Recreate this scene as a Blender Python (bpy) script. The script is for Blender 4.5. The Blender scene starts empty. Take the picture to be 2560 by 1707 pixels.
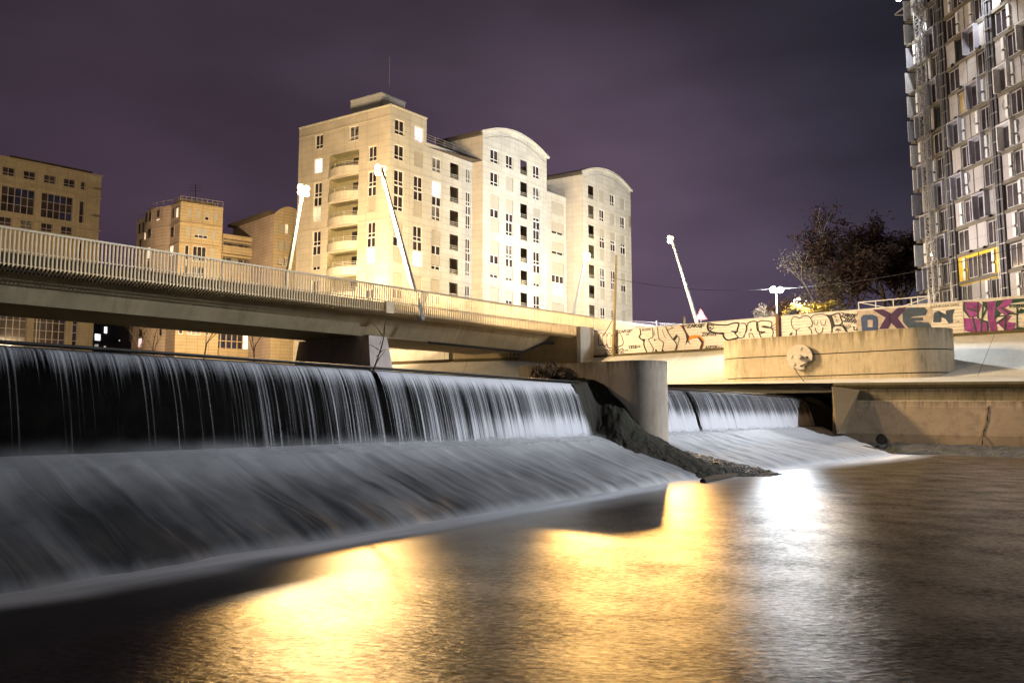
import bpy, math, random
from mathutils import Vector, noise as mnoise
random.seed(11)
C = bpy.context.scene.collection
# ------------------------------------------------------------------ camera, world, light, exposure
F = 1900.0; PIT = math.atan(187/1900.0)
cam = bpy.data.objects.new('camera', bpy.data.cameras.new('camera')); C.objects.link(cam)
cam.data.sensor_width = 36; cam.data.lens = F/2560*36
cam.rotation_euler = (math.pi/2+PIT, 0, 0)
cam.data.clip_end = 3000; cam.data.clip_start = .1
sc = bpy.context.scene; sc.camera = cam
sc.view_settings.view_transform = 'Standard'; sc.view_settings.look = 'None'
sc.view_settings.exposure = 0; sc.view_settings.gamma = 1
sc.cycles.use_denoising = True
sc.cycles.max_bounces = 6; sc.cycles.transparent_max_bounces = 16
sc.cycles.sample_clamp_indirect = 6
SOD = (1, .71, .39); SODP = 17500.0; WHITEP = 230000.0; KEYP = 370000.0

def ray(px, py):
    a = (px-1280)/F; b = (853.5-py)/F
    return (a, math.cos(PIT)-b*math.sin(PIT), math.sin(PIT)+b*math.cos(PIT))
def at(px, py, Y):
    r = ray(px, py); return Vector((r[0]/r[1]*Y, Y, r[2]/r[1]*Y))
def atz(px, py, z):
    r = ray(px, py); t = z/r[2]; return Vector((r[0]*t, r[1]*t, z))
def vpdir(px):
    r = ray(px, 1040); l = math.hypot(r[0], r[1]); return (r[0]/l, r[1]/l)

w = bpy.data.worlds.new('World'); sc.world = w; w.use_nodes = True
nt = w.node_tree; nt.nodes.clear()
def N(t, k, **kw):
    n = t.nodes.new(k)
    for a, b in kw.items(): setattr(n, a, b)
    return n
def build_world():
    L = nt.links.new
    out = N(nt, 'ShaderNodeOutputWorld'); bg = N(nt, 'ShaderNodeBackground'); L(bg.outputs[0], out.inputs[0])
    tc = N(nt, 'ShaderNodeTexCoord')
    def blob(px, py, p, col, base):
        d = Vector(ray(px, py)).normalized()
        v = N(nt, 'ShaderNodeVectorMath', operation='DOT_PRODUCT'); v.inputs[1].default_value = d
        L(tc.outputs['Generated'], v.inputs[0])
        mx = N(nt, 'ShaderNodeMath', operation='MAXIMUM'); L(v.outputs['Value'], mx.inputs[0]); mx.inputs[1].default_value = 0
        pw = N(nt, 'ShaderNodeMath', operation='POWER'); L(mx.outputs[0], pw.inputs[0]); pw.inputs[1].default_value = p
        m = N(nt, 'ShaderNodeMix', data_type='RGBA', blend_type='ADD'); L(pw.outputs[0], m.inputs[0])
        m.inputs[7].default_value = (*col, 1)
        if isinstance(base, tuple): m.inputs[6].default_value = (*base, 1)
        else: L(base, m.inputs[6])
        return m.outputs[2]
    c = blob(1420, 640, 30, (.092, .054, .086), (.021, .0190, .0265))
    c = blob(900, 330, 12, (.018, .011, .017), c)
    c = blob(250, 480, 30, (.020, .007, .016), c)
    c = blob(2200, 300, 22, (.002, .006, .011), c)
    c = blob(1950, 760, 60, (.030, .020, .036), c)
    mp = N(nt, 'ShaderNodeMapping'); mp.inputs['Scale'].default_value = (1.0, 1.0, 2.6); mp.inputs['Rotation'].default_value = (.2, .35, .3)
    L(tc.outputs['Generated'], mp.inputs[0])
    no = N(nt, 'ShaderNodeTexNoise'); no.inputs['Scale'].default_value = 2.1; no.inputs['Detail'].default_value = 4; no.inputs['Roughness'].default_value = .45
    L(mp.outputs[0], no.inputs[0])
    mr = N(nt, 'ShaderNodeMapRange'); mr.inputs[1].default_value = .3; mr.inputs[2].default_value = .7; mr.inputs[3].default_value = .6; mr.inputs[4].default_value = 1.35
    L(no.outputs[0], mr.inputs[0])
    mu = N(nt, 'ShaderNodeVectorMath', operation='SCALE'); L(c, mu.inputs[0]); L(mr.outputs[0], mu.inputs['Scale'])
    L(mu.outputs[0], bg.inputs[0]); bg.inputs[1].default_value = 1.0
build_world()

def light(name, kind, loc, power, col, rad=.3, target=None, size=None, blend=.5):
    l = bpy.data.lights.new(name, kind); l.energy = power; l.color = col; l.shadow_soft_size = rad
    o = bpy.data.objects.new(name, l); C.objects.link(o); o.location = loc
    if kind == 'SPOT':
        l.spot_size = math.radians(size); l.spot_blend = blend
        d = Vector(target)-Vector(loc); o.rotation_euler = d.to_track_quat('-Z', 'Y').to_euler()
    return o

# ------------------------------------------------------------------ materials
def base_mat(name):
    m = bpy.data.materials.new(name); m.use_nodes = True
    b = m.node_tree.nodes['Principled BSDF']
    return m, m.node_tree, b, m.node_tree.links.new
def noise_fac(t, L, src, scale, detail=5, rough=.55, lo=.35, hi=.65, out='UV', sc3=(1, 1, 1)):
    mp = N(t, 'ShaderNodeMapping'); mp.inputs['Scale'].default_value = sc3
    L(src.outputs[out], mp.inputs[0])
    n = N(t, 'ShaderNodeTexNoise'); n.inputs['Scale'].default_value = scale; n.inputs['Detail'].default_value = detail; n.inputs['Roughness'].default_value = rough
    L(mp.outputs[0], n.inputs[0])
    r = N(t, 'ShaderNodeMapRange'); r.inputs[1].default_value = lo; r.inputs[2].default_value = hi
    L(n.outputs[0], r.inputs[0])
    return r.outputs[0]
def mixc(t, L, fac, a, b, mode='MIX'):
    m = N(t, 'ShaderNodeMix', data_type='RGBA', blend_type=mode)
    if isinstance(fac, (int, float)): m.inputs[0].default_value = fac
    else: L(fac, m.inputs[0])
    for i, v in ((6, a), (7, b)):
        if isinstance(v, tuple): m.inputs[i].default_value = (*v, 1)
        else: L(v, m.inputs[i])
    return m.outputs[2]
def plain(name, col, rough=.6, metal=0, var=.12, scale=3, emis=None, es=1, bump=0):
    m, t, b, L = base_mat(name)
    tc = N(t, 'ShaderNodeTexCoord')
    f = noise_fac(t, L, tc, scale, out='Object')
    L(mixc(t, L, f, tuple(c*(1-var) for c in col), tuple(min(1, c*(1+var)) for c in col)), b.inputs['Base Color'])
    b.inputs['Roughness'].default_value = rough; b.inputs['Metallic'].default_value = metal
    if emis:
        b.inputs['Emission Color'].default_value = (*emis, 1); b.inputs['Emission Strength'].default_value = es
    if bump:
        bp = N(t, 'ShaderNodeBump'); bp.inputs['Strength'].default_value = bump; bp.inputs['Distance'].default_value = .03
        f2 = noise_fac(t, L, tc, scale*6, out='Object', lo=0, hi=1); L(f2, bp.inputs['Height']); L(bp.outputs[0], b.inputs['Normal'])
    return m
def stone(name, col, bw=1.9, bh=.47, joint=.03, dark=.45, stain=.35, stcol=None, offset=0.0, rough=.8):
    """masonry panels: joints follow the wall's own metres (UV)"""
    m, t, b, L = base_mat(name)
    tc = N(t, 'ShaderNodeTexCoord')
    f1 = noise_fac(t, L, tc, .35, lo=.3, hi=.7)
    c = mixc(t, L, f1, tuple(v*.86 for v in col), tuple(min(1, v*1.08) for v in col))
    f2 = noise_fac(t, L, tc, .9, detail=8, rough=.7, lo=.5, hi=.8, sc3=(1.6, .35, 1))
    fm = N(t, 'ShaderNodeMath', operation='MULTIPLY'); L(f2, fm.inputs[0]); fm.inputs[1].default_value = stain
    c = mixc(t, L, fm.outputs[0], c, stcol or tuple(v*.45 for v in col))
    br = N(t, 'ShaderNodeTexBrick'); br.offset = offset; br.squash = 1; 
    br.inputs['Color1'].default_value = (1, 1, 1, 1); br.inputs['Color2'].default_value = (.93, .93, .93, 1); br.inputs['Mortar'].default_value = (dark, dark, dark, 1)
    br.inputs['Scale'].default_value = 1; br.inputs['Mortar Size'].default_value = joint; br.inputs['Mortar Smooth'].default_value = .3
    br.inputs['Brick Width'].default_value = bw; br.inputs['Row Height'].default_value = bh
    L(tc.outputs['UV'], br.inputs[0])
    if joint > 0: c = mixc(t, L, 1.0, c, br.outputs[0], 'MULTIPLY')
    L(c, b.inputs['Base Color']); b.inputs['Roughness'].default_value = rough
    f3 = noise_fac(t, L, tc, 9, detail=6, lo=0, hi=1)
    bp = N(t, 'ShaderNodeBump'); bp.inputs['Strength'].default_value = .25; bp.inputs['Distance'].default_value = .02
    L(f3, bp.inputs['Height']); L(bp.outputs[0], b.inputs['Normal'])
    return m
def concrete(name, col, stain=.6, joint=None, moss=None, sc_=1.0, streak=True, top=None):
    """raw concrete with damp streaks and blotches"""
    m, t, b, L = base_mat(name)
    tc = N(t, 'ShaderNodeTexCoord')
    f1 = noise_fac(t, L, tc, .5*sc_, detail=7, rough=.65, lo=.3, hi=.7, out='UV')
    c = mixc(t, L, f1, tuple(v*.72 for v in col), tuple(min(1, v*1.12) for v in col))
    f2 = noise_fac(t, L, tc, 1.4*sc_, detail=8, rough=.75, lo=.52, hi=.72, out='UV', sc3=(1.5, .3 if streak else 1.2, 1))
    fm = N(t, 'ShaderNodeMath', operation='MULTIPLY'); L(f2, fm.inputs[0]); fm.inputs[1].default_value = stain
    c = mixc(t, L, fm.outputs[0], c, tuple(v*.28 for v in col))
    f6 = noise_fac(t, L, tc, 2.2*sc_, detail=9, rough=.8, lo=.5, hi=.66, out='UV', sc3=(2.2, .12, 1) if streak else (.5, .9, 1))
    fm6 = N(t, 'ShaderNodeMath', operation='MULTIPLY'); L(f6, fm6.inputs[0]); fm6.inputs[1].default_value = stain*.75
    c = mixc(t, L, fm6.outputs[0], c, tuple(v*.4 for v in col))
    f7 = noise_fac(t, L, tc, 30, detail=3, lo=.62, hi=.7, out='UV'); fm7 = N(t, 'ShaderNodeMath', operation='MULTIPLY'); L(f7, fm7.inputs[0]); fm7.inputs[1].default_value = .4
    c = mixc(t, L, fm7.outputs[0], c, tuple(v*.35 for v in col))
    if top is not None:      # damp drips hanging from the top edge, where rain water runs over
        sp_ = N(t, 'ShaderNodeSeparateXYZ'); L(tc.outputs['UV'], sp_.inputs[0])
        dn = noise_fac(t, L, tc, 1.0, detail=6, rough=.7, lo=.3, hi=.75, sc3=(2.4, .05, 1))
        ln = N(t, 'ShaderNodeMath', operation='MULTIPLY_ADD'); L(dn, ln.inputs[0]); ln.inputs[1].default_value = -2.0*top[1]; ln.inputs[2].default_value = top[0]+.35*top[1]
        df_ = N(t, 'ShaderNodeMath', operation='SUBTRACT'); L(sp_.outputs[1], df_.inputs[0]); L(ln.outputs[0], df_.inputs[1])
        mk = N(t, 'ShaderNodeMapRange'); mk.inputs[1].default_value = 0; mk.inputs[2].default_value = top[1]*.9; mk.inputs[4].default_value = .75; L(df_.outputs[0], mk.inputs[0])
        c = mixc(t, L, mk.outputs[0], c, tuple(v*q for v, q in zip(col, (.22, .22, .14))))
    if moss:
        f4 = noise_fac(t, L, tc, .8*sc_, detail=8, rough=.7, lo=.5, hi=.6, out='UV', sc3=(1, .7, 1))
        c = mixc(t, L, f4, c, moss)
    if joint:
        br = N(t, 'ShaderNodeTexBrick'); br.offset = 0
        br.inputs['Color1'].default_value = (1, 1, 1, 1); br.inputs['Color2'].default_value = (.88, .88, .88, 1); br.inputs['Mortar'].default_value = (.3, .3, .3, 1)
        br.inputs['Scale'].default_value = 1; br.inputs['Mortar Size'].default_value = .025
        br.inputs['Brick Width'].default_value = joint[0]; br.inputs['Row Height'].default_value = joint[1]
        L(tc.outputs['UV'], br.inputs[0]); c = mixc(t, L, 1.0, c, br.outputs[0], 'MULTIPLY')
    L(c, b.inputs['Base Color']); b.inputs['Roughness'].default_value = .85
    f3 = noise_fac(t, L, tc, 12, detail=8, rough=.7, lo=0, hi=1, out='UV')
    bp = N(t, 'ShaderNodeBump'); bp.inputs['Strength'].default_value = .5; bp.inputs['Distance'].default_value = .03
    L(f3, bp.inputs['Height']); L(bp.outputs[0], b.inputs['Normal'])
    return m
def emit(name, col, s):
    m, t, b, L = base_mat(name)
    if name.startswith('lit_'):
        tc = N(t, 'ShaderNodeTexCoord'); f = noise_fac(t, L, tc, .9, detail=3, lo=.3, hi=.7, out='Object'); k = N(t, 'ShaderNodeMath', operation='MULTIPLY_ADD'); L(f, k.inputs[0]); k.inputs[1].default_value = s*.8; k.inputs[2].default_value = s*.35; L(k.outputs[0], b.inputs['Emission Strength'])
    b.inputs['Base Color'].default_value = (*[min(1, c) for c in col], 1)
    b.inputs['Emission Color'].default_value = (*col, 1); b.inputs['Emission Strength'].default_value = s
    return m
M = dict(
    facade=stone('facade_stone', (.64, .63, .56), bh=.82, joint=.02, dark=.5, stain=.25),
    facade_side_lit=stone('side_stone_lit', (.68, .61, .50), bh=.82, joint=.016, dark=.55, stain=.25),  # same stone, colour raised where the left face gets less light
    office=stone('office_stone', (.42, .36, .26), stain=.5),
    yellow=stone('yellow_stone', (.58, .46, .28), bh=.6),
    pinkish=stone('pink_stone', (.46, .36, .30), bh=.6),
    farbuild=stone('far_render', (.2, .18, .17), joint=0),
    shutter=plain('roller_shutter', (.47, .45, .38), .6, var=.05),
    whiteframe=plain('white_frame', (.8, .8, .78), .4, var=.03),
    glass=plain('dark_glass', (.045, .036, .042), .08, var=.5, scale=.4),
    glasscurtain=plain('curtained_glass', (.16, .15, .14), .25, var=.6, scale=1.5),
    fadedblue=concrete('faded_lilac_paint', (.25, .215, .22), stain=.6, sc_=2),
    glassblue=plain('blue_glass', (.03, .035, .09), .1, var=.4, scale=.4),
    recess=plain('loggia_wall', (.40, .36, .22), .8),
    lit=emit('lit_window', (1, .97, .95), 2.2), litwarm=emit('lit_window_warm', (1, .82, .6), 1.1),
    litpink=emit('lit_window_pink', (1, .8, .95), 1.0), litdim=emit('lit_window_dim', (.8, .85, .75), .35),
    rail=plain('rail_metal', (.7, .68, .6), .4, .3),
    greyrail=plain('grey_rail', (.4, .36, .36), .5, .3),
    roofdark=plain('roof_edge', (.10, .08, .06), .7),
    penthouse=stone('penthouse_panels', (.66, .66, .68), joint=.02, stain=.1),
    girder=concrete('girder_concrete', (.40, .33, .21), stain=.5, sc_=.7),
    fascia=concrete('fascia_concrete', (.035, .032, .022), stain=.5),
    baluster=plain('cream_steel', (.70, .60, .42), .45, .1, var=.08),
    pole=plain('pole_steel', (.42, .42, .42), .4, .2, var=.05),
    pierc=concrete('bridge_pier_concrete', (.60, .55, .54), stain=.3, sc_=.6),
    bank=concrete('bank_concrete', (.62, .60, .54), stain=.25, joint=(9, 30), sc_=.4),
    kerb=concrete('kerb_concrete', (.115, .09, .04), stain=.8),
    gate=concrete('tank_concrete', (.56, .47, .33), stain=.8, moss=None, sc_=.9, top=(6.55, 1.3)),
    ledge=concrete('ledge_concrete', (.34, .29, .19), stain=.9, sc_=1.1, top=(-.4, .6)),
    wall=concrete('river_wall_concrete', (.28, .205, .13), stain=.6, sc_=.6, streak=False, top=(-1.3, .9)),
    pier=concrete('weir_pier_concrete', (.42, .36, .29), stain=.6, sc_=.8, top=(2.4, .8)),
    moss=concrete('mossy_concrete', (.020, .015, .008), stain=.8, moss=(.012, .017, .003), sc_=1.6, streak=False),
    asphalt=plain('asphalt', (.06, .06, .06), .9),
    earth=plain('earth', (.07, .06, .045), .95, var=.3, bump=.5),
    wood=plain('pole_wood', (.30, .22, .10), .8, var=.25),
    blackm=plain('black_metal', (.02, .02, .02), .5, .4),
    brownm=plain('rusty_post', (.16, .08, .04), .6, .3),
    disc=plain('painted_steel_disc', (.55, .50, .43), .6, .1, var=.12),
    ink=plain('black_spray_paint', (.035, .03, .04), .7), inkthin=plain('faded_spray_paint', (.22, .19, .16), .7),
    blue=plain('blue_spray_paint', (.045, .08, .19), .7, var=.2, scale=2), purple=plain('dark_purple_paint', (.055, .02, .08), .7),
    teal=plain('slate_blue_paint', (.045, .07, .11), .7, var=.2), magenta=plain('magenta_paint', (.26, .05, .24), .7, var=.35, scale=2),
    orange=plain('orange_paint', (.85, .30, .03), .7), chrome=plain('pale_paint', (.50, .42, .36), .6, var=.2), green=plain('dark_green_paint', (.02, .06, .04), .7, var=.4, scale=2),
    leafdark=plain('autumn_leaf_dark', (.055, .026, .014), .7, var=.5, scale=1), leafy=plain('yellow_leaf', (.22, .16, .02), .6, var=.4, scale=1),
    leafpale=plain('pale_leaf', (.12, .095, .07), .6, var=.4), bark=plain('bark', (.10, .08, .055), .9, var=.3),
    twig=plain('bare_twig', (.05, .035, .02), .9),
    tbeige=stone('tower_panel', (.45, .415, .405), bw=1.2, bh=3, joint=.02, stain=.35), tbrown=concrete('tower_slab', (.17, .145, .11), stain=.5),
    tpipe=plain('tower_duct', (.11, .10, .11), .7, .2), twhite=plain('tower_insulation', (.72, .70, .70), .6, var=.1),
    tlilac=plain('tower_reveal', (.40, .38, .43), .6), tyellow=plain('yellow_panel', (.62, .42, .02), .5, var=.12), twin=plain('tower_frame', (.5, .47, .47), .4),
    tboard=plain('hoarding_wood', (.42, .30, .12), .7), steel=plain('mast_steel', (.45, .45, .45), .4, .6),
    carsilver=plain('silver_paint', (.55, .55, .56), .25, .6, var=.03), carglass=plain('car_glass', (.03, .03, .035), .05), tyre=plain('tyre_rubber', (.02, .02, .02), .8),
    cardark=plain('dark_car_paint', (.03, .03, .035), .2, .4, var=.03),
    wetdark=plain('wet_weir_face', (.004, .0035, .003), .8, var=.4), sign=plain('sign_white', (.7, .66, .62), .5), signred=plain('sign_red', (.5, .05, .04), .5),
)
M['wetdark'].node_tree.nodes['Principled BSDF'].inputs['Specular IOR Level'].default_value = .05
# ------------------------------------------------------------------ mesh builder
class MB:
    def __init__(s): s.v = []; s.f = []; s.uv = []; s.mi = []
    def poly(s, pts, uvs=None, mi=0):
        i = len(s.v); s.v += [tuple(p) for p in pts]; s.f.append(tuple(range(i, i+len(pts)))); s.uv.append(uvs or auto_uv(pts)); s.mi.append(mi)
    def hexa(s, p, mi=0):   # p: 8 points, bottom 4 ccw then top 4
        for q in ((0, 3, 2, 1), (4, 5, 6, 7), (0, 1, 5, 4), (1, 2, 6, 5), (2, 3, 7, 6), (3, 0, 4, 7)): s.poly([p[k] for k in q], mi=mi)
    def box(s, a, b, mi=0):
        x0, y0, z0 = a; x1, y1, z1 = b
        s.hexa([(x0, y0, z0), (x1, y0, z0), (x1, y1, z0), (x0, y1, z0), (x0, y0, z1), (x1, y0, z1), (x1, y1, z1), (x0, y1, z1)], mi)
    def bar(s, a, b, w_, h=None, up=(0, 0, 1), mi=0, w2=None):
        a = Vector(a); b = Vector(b); h = h or w_; d = (b-a).normalized(); u = Vector(up)
        if abs(d.dot(u)) > .98: u = Vector((1, 0, 0))
        r = d.cross(u).normalized(); u = r.cross(d).normalized(); k = (w2 or w_)/w_
        P = [a-r*w_/2-u*h/2, a+r*w_/2-u*h/2, a+r*w_/2+u*h/2, a-r*w_/2+u*h/2]
        Q = [b-r*w_/2*k-u*h/2*k, b+r*w_/2*k-u*h/2*k, b+r*w_/2*k+u*h/2*k, b-r*w_/2*k+u*h/2*k]
        s.hexa(P+Q, mi)
    def tube(s, pts, r, n=8, mi=0, cap=True):
        pts = [Vector(p) for p in pts]; rr = r if isinstance(r, (list, tuple)) else [r]*len(pts)
        rings = []
        for i, p in enumerate(pts):
            d = (pts[min(i+1, len(pts)-1)]-pts[max(i-1, 0)]).normalized()
            u = Vector((0, 0, 1)) if abs(d.z) < .95 else Vector((1, 0, 0))
            a = d.cross(u).normalized(); b = d.cross(a).normalized()
            rings.append([p+(a*math.cos(2*math.pi*k/n)+b*math.sin(2*math.pi*k/n))*rr[i] for k in range(n)])
        for i in range(len(rings)-1):
            for k in range(n): s.poly([rings[i][k], rings[i][(k+1) % n], rings[i+1][(k+1) % n], rings[i+1][k]], mi=mi)
        if cap: s.poly(rings[0][::-1], mi=mi); s.poly(rings[-1], mi=mi)
    def prism(s, pts, z0, z1, mi=0):   # pts ccw plan, z0/z1 numbers or lists
        n = len(pts); zb = z0 if isinstance(z0, (list, tuple)) else [z0]*n; zt = z1 if isinstance(z1, (list, tuple)) else [z1]*n
        B = [(p[0], p[1], zb[i]) for i, p in enumerate(pts)]; T = [(p[0], p[1], zt[i]) for i, p in enumerate(pts)]
        u = 0
        for i in range(n):
            j = (i+1) % n; l = math.hypot(pts[j][0]-pts[i][0], pts[j][1]-pts[i][1])
            s.poly([B[i], B[j], T[j], T[i]], [(u, zb[i]), (u+l, zb[j]), (u+l, zt[j]), (u, zt[i])], mi); u += l
        s.poly(T, mi=mi); s.poly(B[::-1], mi=mi)
    def build(s, name, mats, parent=None, loc=None, smooth=False, merge=False):
        if not s.v: return None
        if parent is not None: o0 = Vector(parent.get('_o', (0, 0, 0)))
        elif loc is not None: o0 = Vector(loc)
        else:
            xs = [p[0] for p in s.v]; ys = [p[1] for p in s.v]; zs = [p[2] for p in s.v]
            o0 = Vector(((min(xs)+max(xs))/2, (min(ys)+max(ys))/2, min(zs)))
        me = bpy.data.meshes.new(name)
        me.from_pydata([(p[0]-o0.x, p[1]-o0.y, p[2]-o0.z) for p in s.v], [], s.f)
        uvl = me.uv_layers.new(name='UV')
        flat = [c for f in s.uv for q in f for c in q]
        uvl.data.foreach_set('uv', flat)
        if not isinstance(mats, (list, tuple)): mats = [mats]
        for m in mats: me.materials.append(M[m] if isinstance(m, str) else m)
        me.polygons.foreach_set('material_index', s.mi)
        if merge or smooth:
            import bmesh
            bm = bmesh.new(); bm.from_mesh(me); bmesh.ops.remove_doubles(bm, verts=bm.verts, dist=.0005); bm.to_mesh(me); bm.free()
        if smooth: me.polygons.foreach_set('use_smooth', [True]*len(me.polygons))
        me.update()
        o = bpy.data.objects.new(name, me); C.objects.link(o)
        if parent is not None: o.parent = parent; o['_o'] = tuple(o0)
        else: o.location = o0; o['_o'] = tuple(o0)
        return o
def auto_uv(pts):
    a, b, c = Vector(pts[0]), Vector(pts[1]), Vector(pts[2])
    n = (b-a).cross(c-a)
    if n.length < 1e-9 and len(pts) > 3: n = (c-a).cross(Vector(pts[3])-a)
    if n.length < 1e-9: return [(p[0], p[1]) for p in pts]
    n.normalize()
    if abs(n.z) > .8: return [(p[0], p[1]) for p in pts]
    h = Vector((-n.y, n.x, 0)).normalized()
    return [(h.x*p[0]+h.y*p[1], p[2]) for p in pts]
def tag(o, label=None, cat=None, group=None, kind=None):
    if label: o['label'] = label
    if cat: o['category'] = cat
    if group: o['group'] = group
    if kind: o['kind'] = kind
    return o
def empty(name, loc, label, cat, group=None):
    o = bpy.data.objects.new(name, None); C.objects.link(o); o.location = loc; o['_o'] = tuple(loc); o.empty_display_size = .3
    return tag(o, label, cat, group)
def struct(o): o['kind'] = 'structure'; return o

# ------------------------------------------------------------------ facade frame
class Fac:
    def __init__(s, P, D, flip=False):
        s.P = Vector((P[0], P[1], 0)); s.D = Vector((D[0], D[1], 0)).normalized()
        n = Vector((s.D.y, -s.D.x, 0));
        if n.dot(s.P) > 0: n = -n
        s.N = n
    def pt(s, a, z, o=0): return s.P+s.D*a+s.N*o+Vector((0, 0, z))
    def box(s, mb, a0, a1, z0, z1, o0, o1, mi=0):
        p = [s.pt(a0, z0, o1), s.pt(a1, z0, o1), s.pt(a1, z0, o0), s.pt(a0, z0, o0), s.pt(a0, z1, o1), s.pt(a1, z1, o1), s.pt(a1, z1, o0), s.pt(a0, z1, o0)]
        mb.hexa(p, mi)
    def sz(s, px, py):
        r = ray(px, py); D, P = s.D, s.P
        a = (r[0]*P.y-r[1]*P.x)/(D.x*r[1]-D.y*r[0])
        t = (P.y+a*D.y)/r[1]
        return a, t*r[2]
    def wall(s, mb, a0, a1, z0, z1, holes, depth=.22, mi=0, mr=0):
        xs = sorted(set([a0, a1]+[h[0] for h in holes]+[h[1] for h in holes])); zs = sorted(set([z0, z1]+[h[2] for h in holes]+[h[3] for h in holes]))
        xs = [x for x in xs if a0-1e-6 <= x <= a1+1e-6]; zs = [z for z in zs if z0-1e-6 <= z <= z1+1e-6]
        for i in range(len(xs)-1):
            for j in range(len(zs)-1):
                xa, xb, za, zb = xs[i], xs[i+1], zs[j], zs[j+1]; xm, zm = (xa+xb)/2, (za+zb)/2
                if any(h[0] < xm < h[1] and h[2] < zm < h[3] for h in holes): continue
                mb.poly([s.pt(xa, za), s.pt(xb, za), s.pt(xb, zb), s.pt(xa, zb)], [(xa, za), (xb, za), (xb, zb), (xa, zb)], mi)
        for h in holes:
            xa, xb, za, zb = h[:4]; d = -(h[4] if len(h) > 4 else depth)
            for q in (((xa, za), (xb, za)), ((xb, za), (xb, zb)), ((xb, zb), (xa, zb)), ((xa, zb), (xa, za))):
                (x1, z1_), (x2, z2_) = q
                mb.poly([s.pt(x1, z1_), s.pt(x2, z2_), s.pt(x2, z2_, d), s.pt(x1, z1_, d)], mi=mr)

_wr = random.Random(77)
def window(fc, root, a0, a1, z0, z1, kind='o', cols=2, depth=.2, frame='whiteframe', low=.28, shutter='shutter', fw=.1, glass='glass', lit='lit'):
    """frame with its panes; kind o open, s shutter down, h shutter half down, l lit"""
    fm = MB(); d = -depth
    fc.box(fm, a0, a1, z0, z0+fw, d-.05, d+.04); fc.box(fm, a0, a1, z1-fw, z1, d-.05, d+.04)
    fc.box(fm, a0, a0+fw, z0+fw, z1-fw, d-.05, d+.038); fc.box(fm, a1-fw, a1, z0+fw, z1-fw, d-.05, d+.038)
    for k in range(1, cols):
        x = a0+(a1-a0)*k/cols; fc.box(fm, x-fw*.5, x+fw*.5, z0+fw, z1-fw, d-.05, d+.03)
    if low: zl = z0+(z1-z0)*low; fc.box(fm, a0+fw, a1-fw, zl-fw/2, zl+fw/2, d-.05, d+.026)
    if kind in 'ohl' and a1-a0 > .5: fc.box(fm, a0-.04, a1+.04, z0-.07, z0-.003, .004, .07)
    o = fm.build('window', frame, root)
    r_ = _wr.random()
    if kind == 'o' and glass == 'glass': glass = 'glasscurtain' if r_ < .22 else ('litdim' if r_ > .975 else 'glass')
    g = MB(); g.poly([fc.pt(a0, z0, d-.02), fc.pt(a1, z0, d-.02), fc.pt(a1, z1, d-.02), fc.pt(a0, z1, d-.02)])
    g.build('pane', {'l': lit}.get(kind, glass), o)
    if kind in 'sh':
        sh = MB(); zb = z0+.02 if kind == 's' else z0+(z1-z0)*random.choice((.22, .34, .3))
        fc.box(sh, a0+.03, a1-.03, zb, z1-.02, d+.05, d+.09)
        sh.build('shutter', shutter, o)
    return o
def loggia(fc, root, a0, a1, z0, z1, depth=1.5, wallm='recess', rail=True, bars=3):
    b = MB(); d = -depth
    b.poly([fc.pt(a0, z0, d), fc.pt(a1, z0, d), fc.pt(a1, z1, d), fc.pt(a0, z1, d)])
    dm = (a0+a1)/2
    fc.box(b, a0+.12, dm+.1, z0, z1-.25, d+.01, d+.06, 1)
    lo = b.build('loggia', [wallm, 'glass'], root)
    if rail:
        r = MB()
        for k in range(bars):
            z = z0+.12+k*.26; fc.box(r, a0, a1, z, z+.05, -.18, -.13)
        fc.box(r, (a0+a1)/2-.02, (a0+a1)/2+.02, z0, z0+.12+.26*(bars-1), -.19, -.182)
        r.build('railing', 'rail', lo)
    return lo

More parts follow.
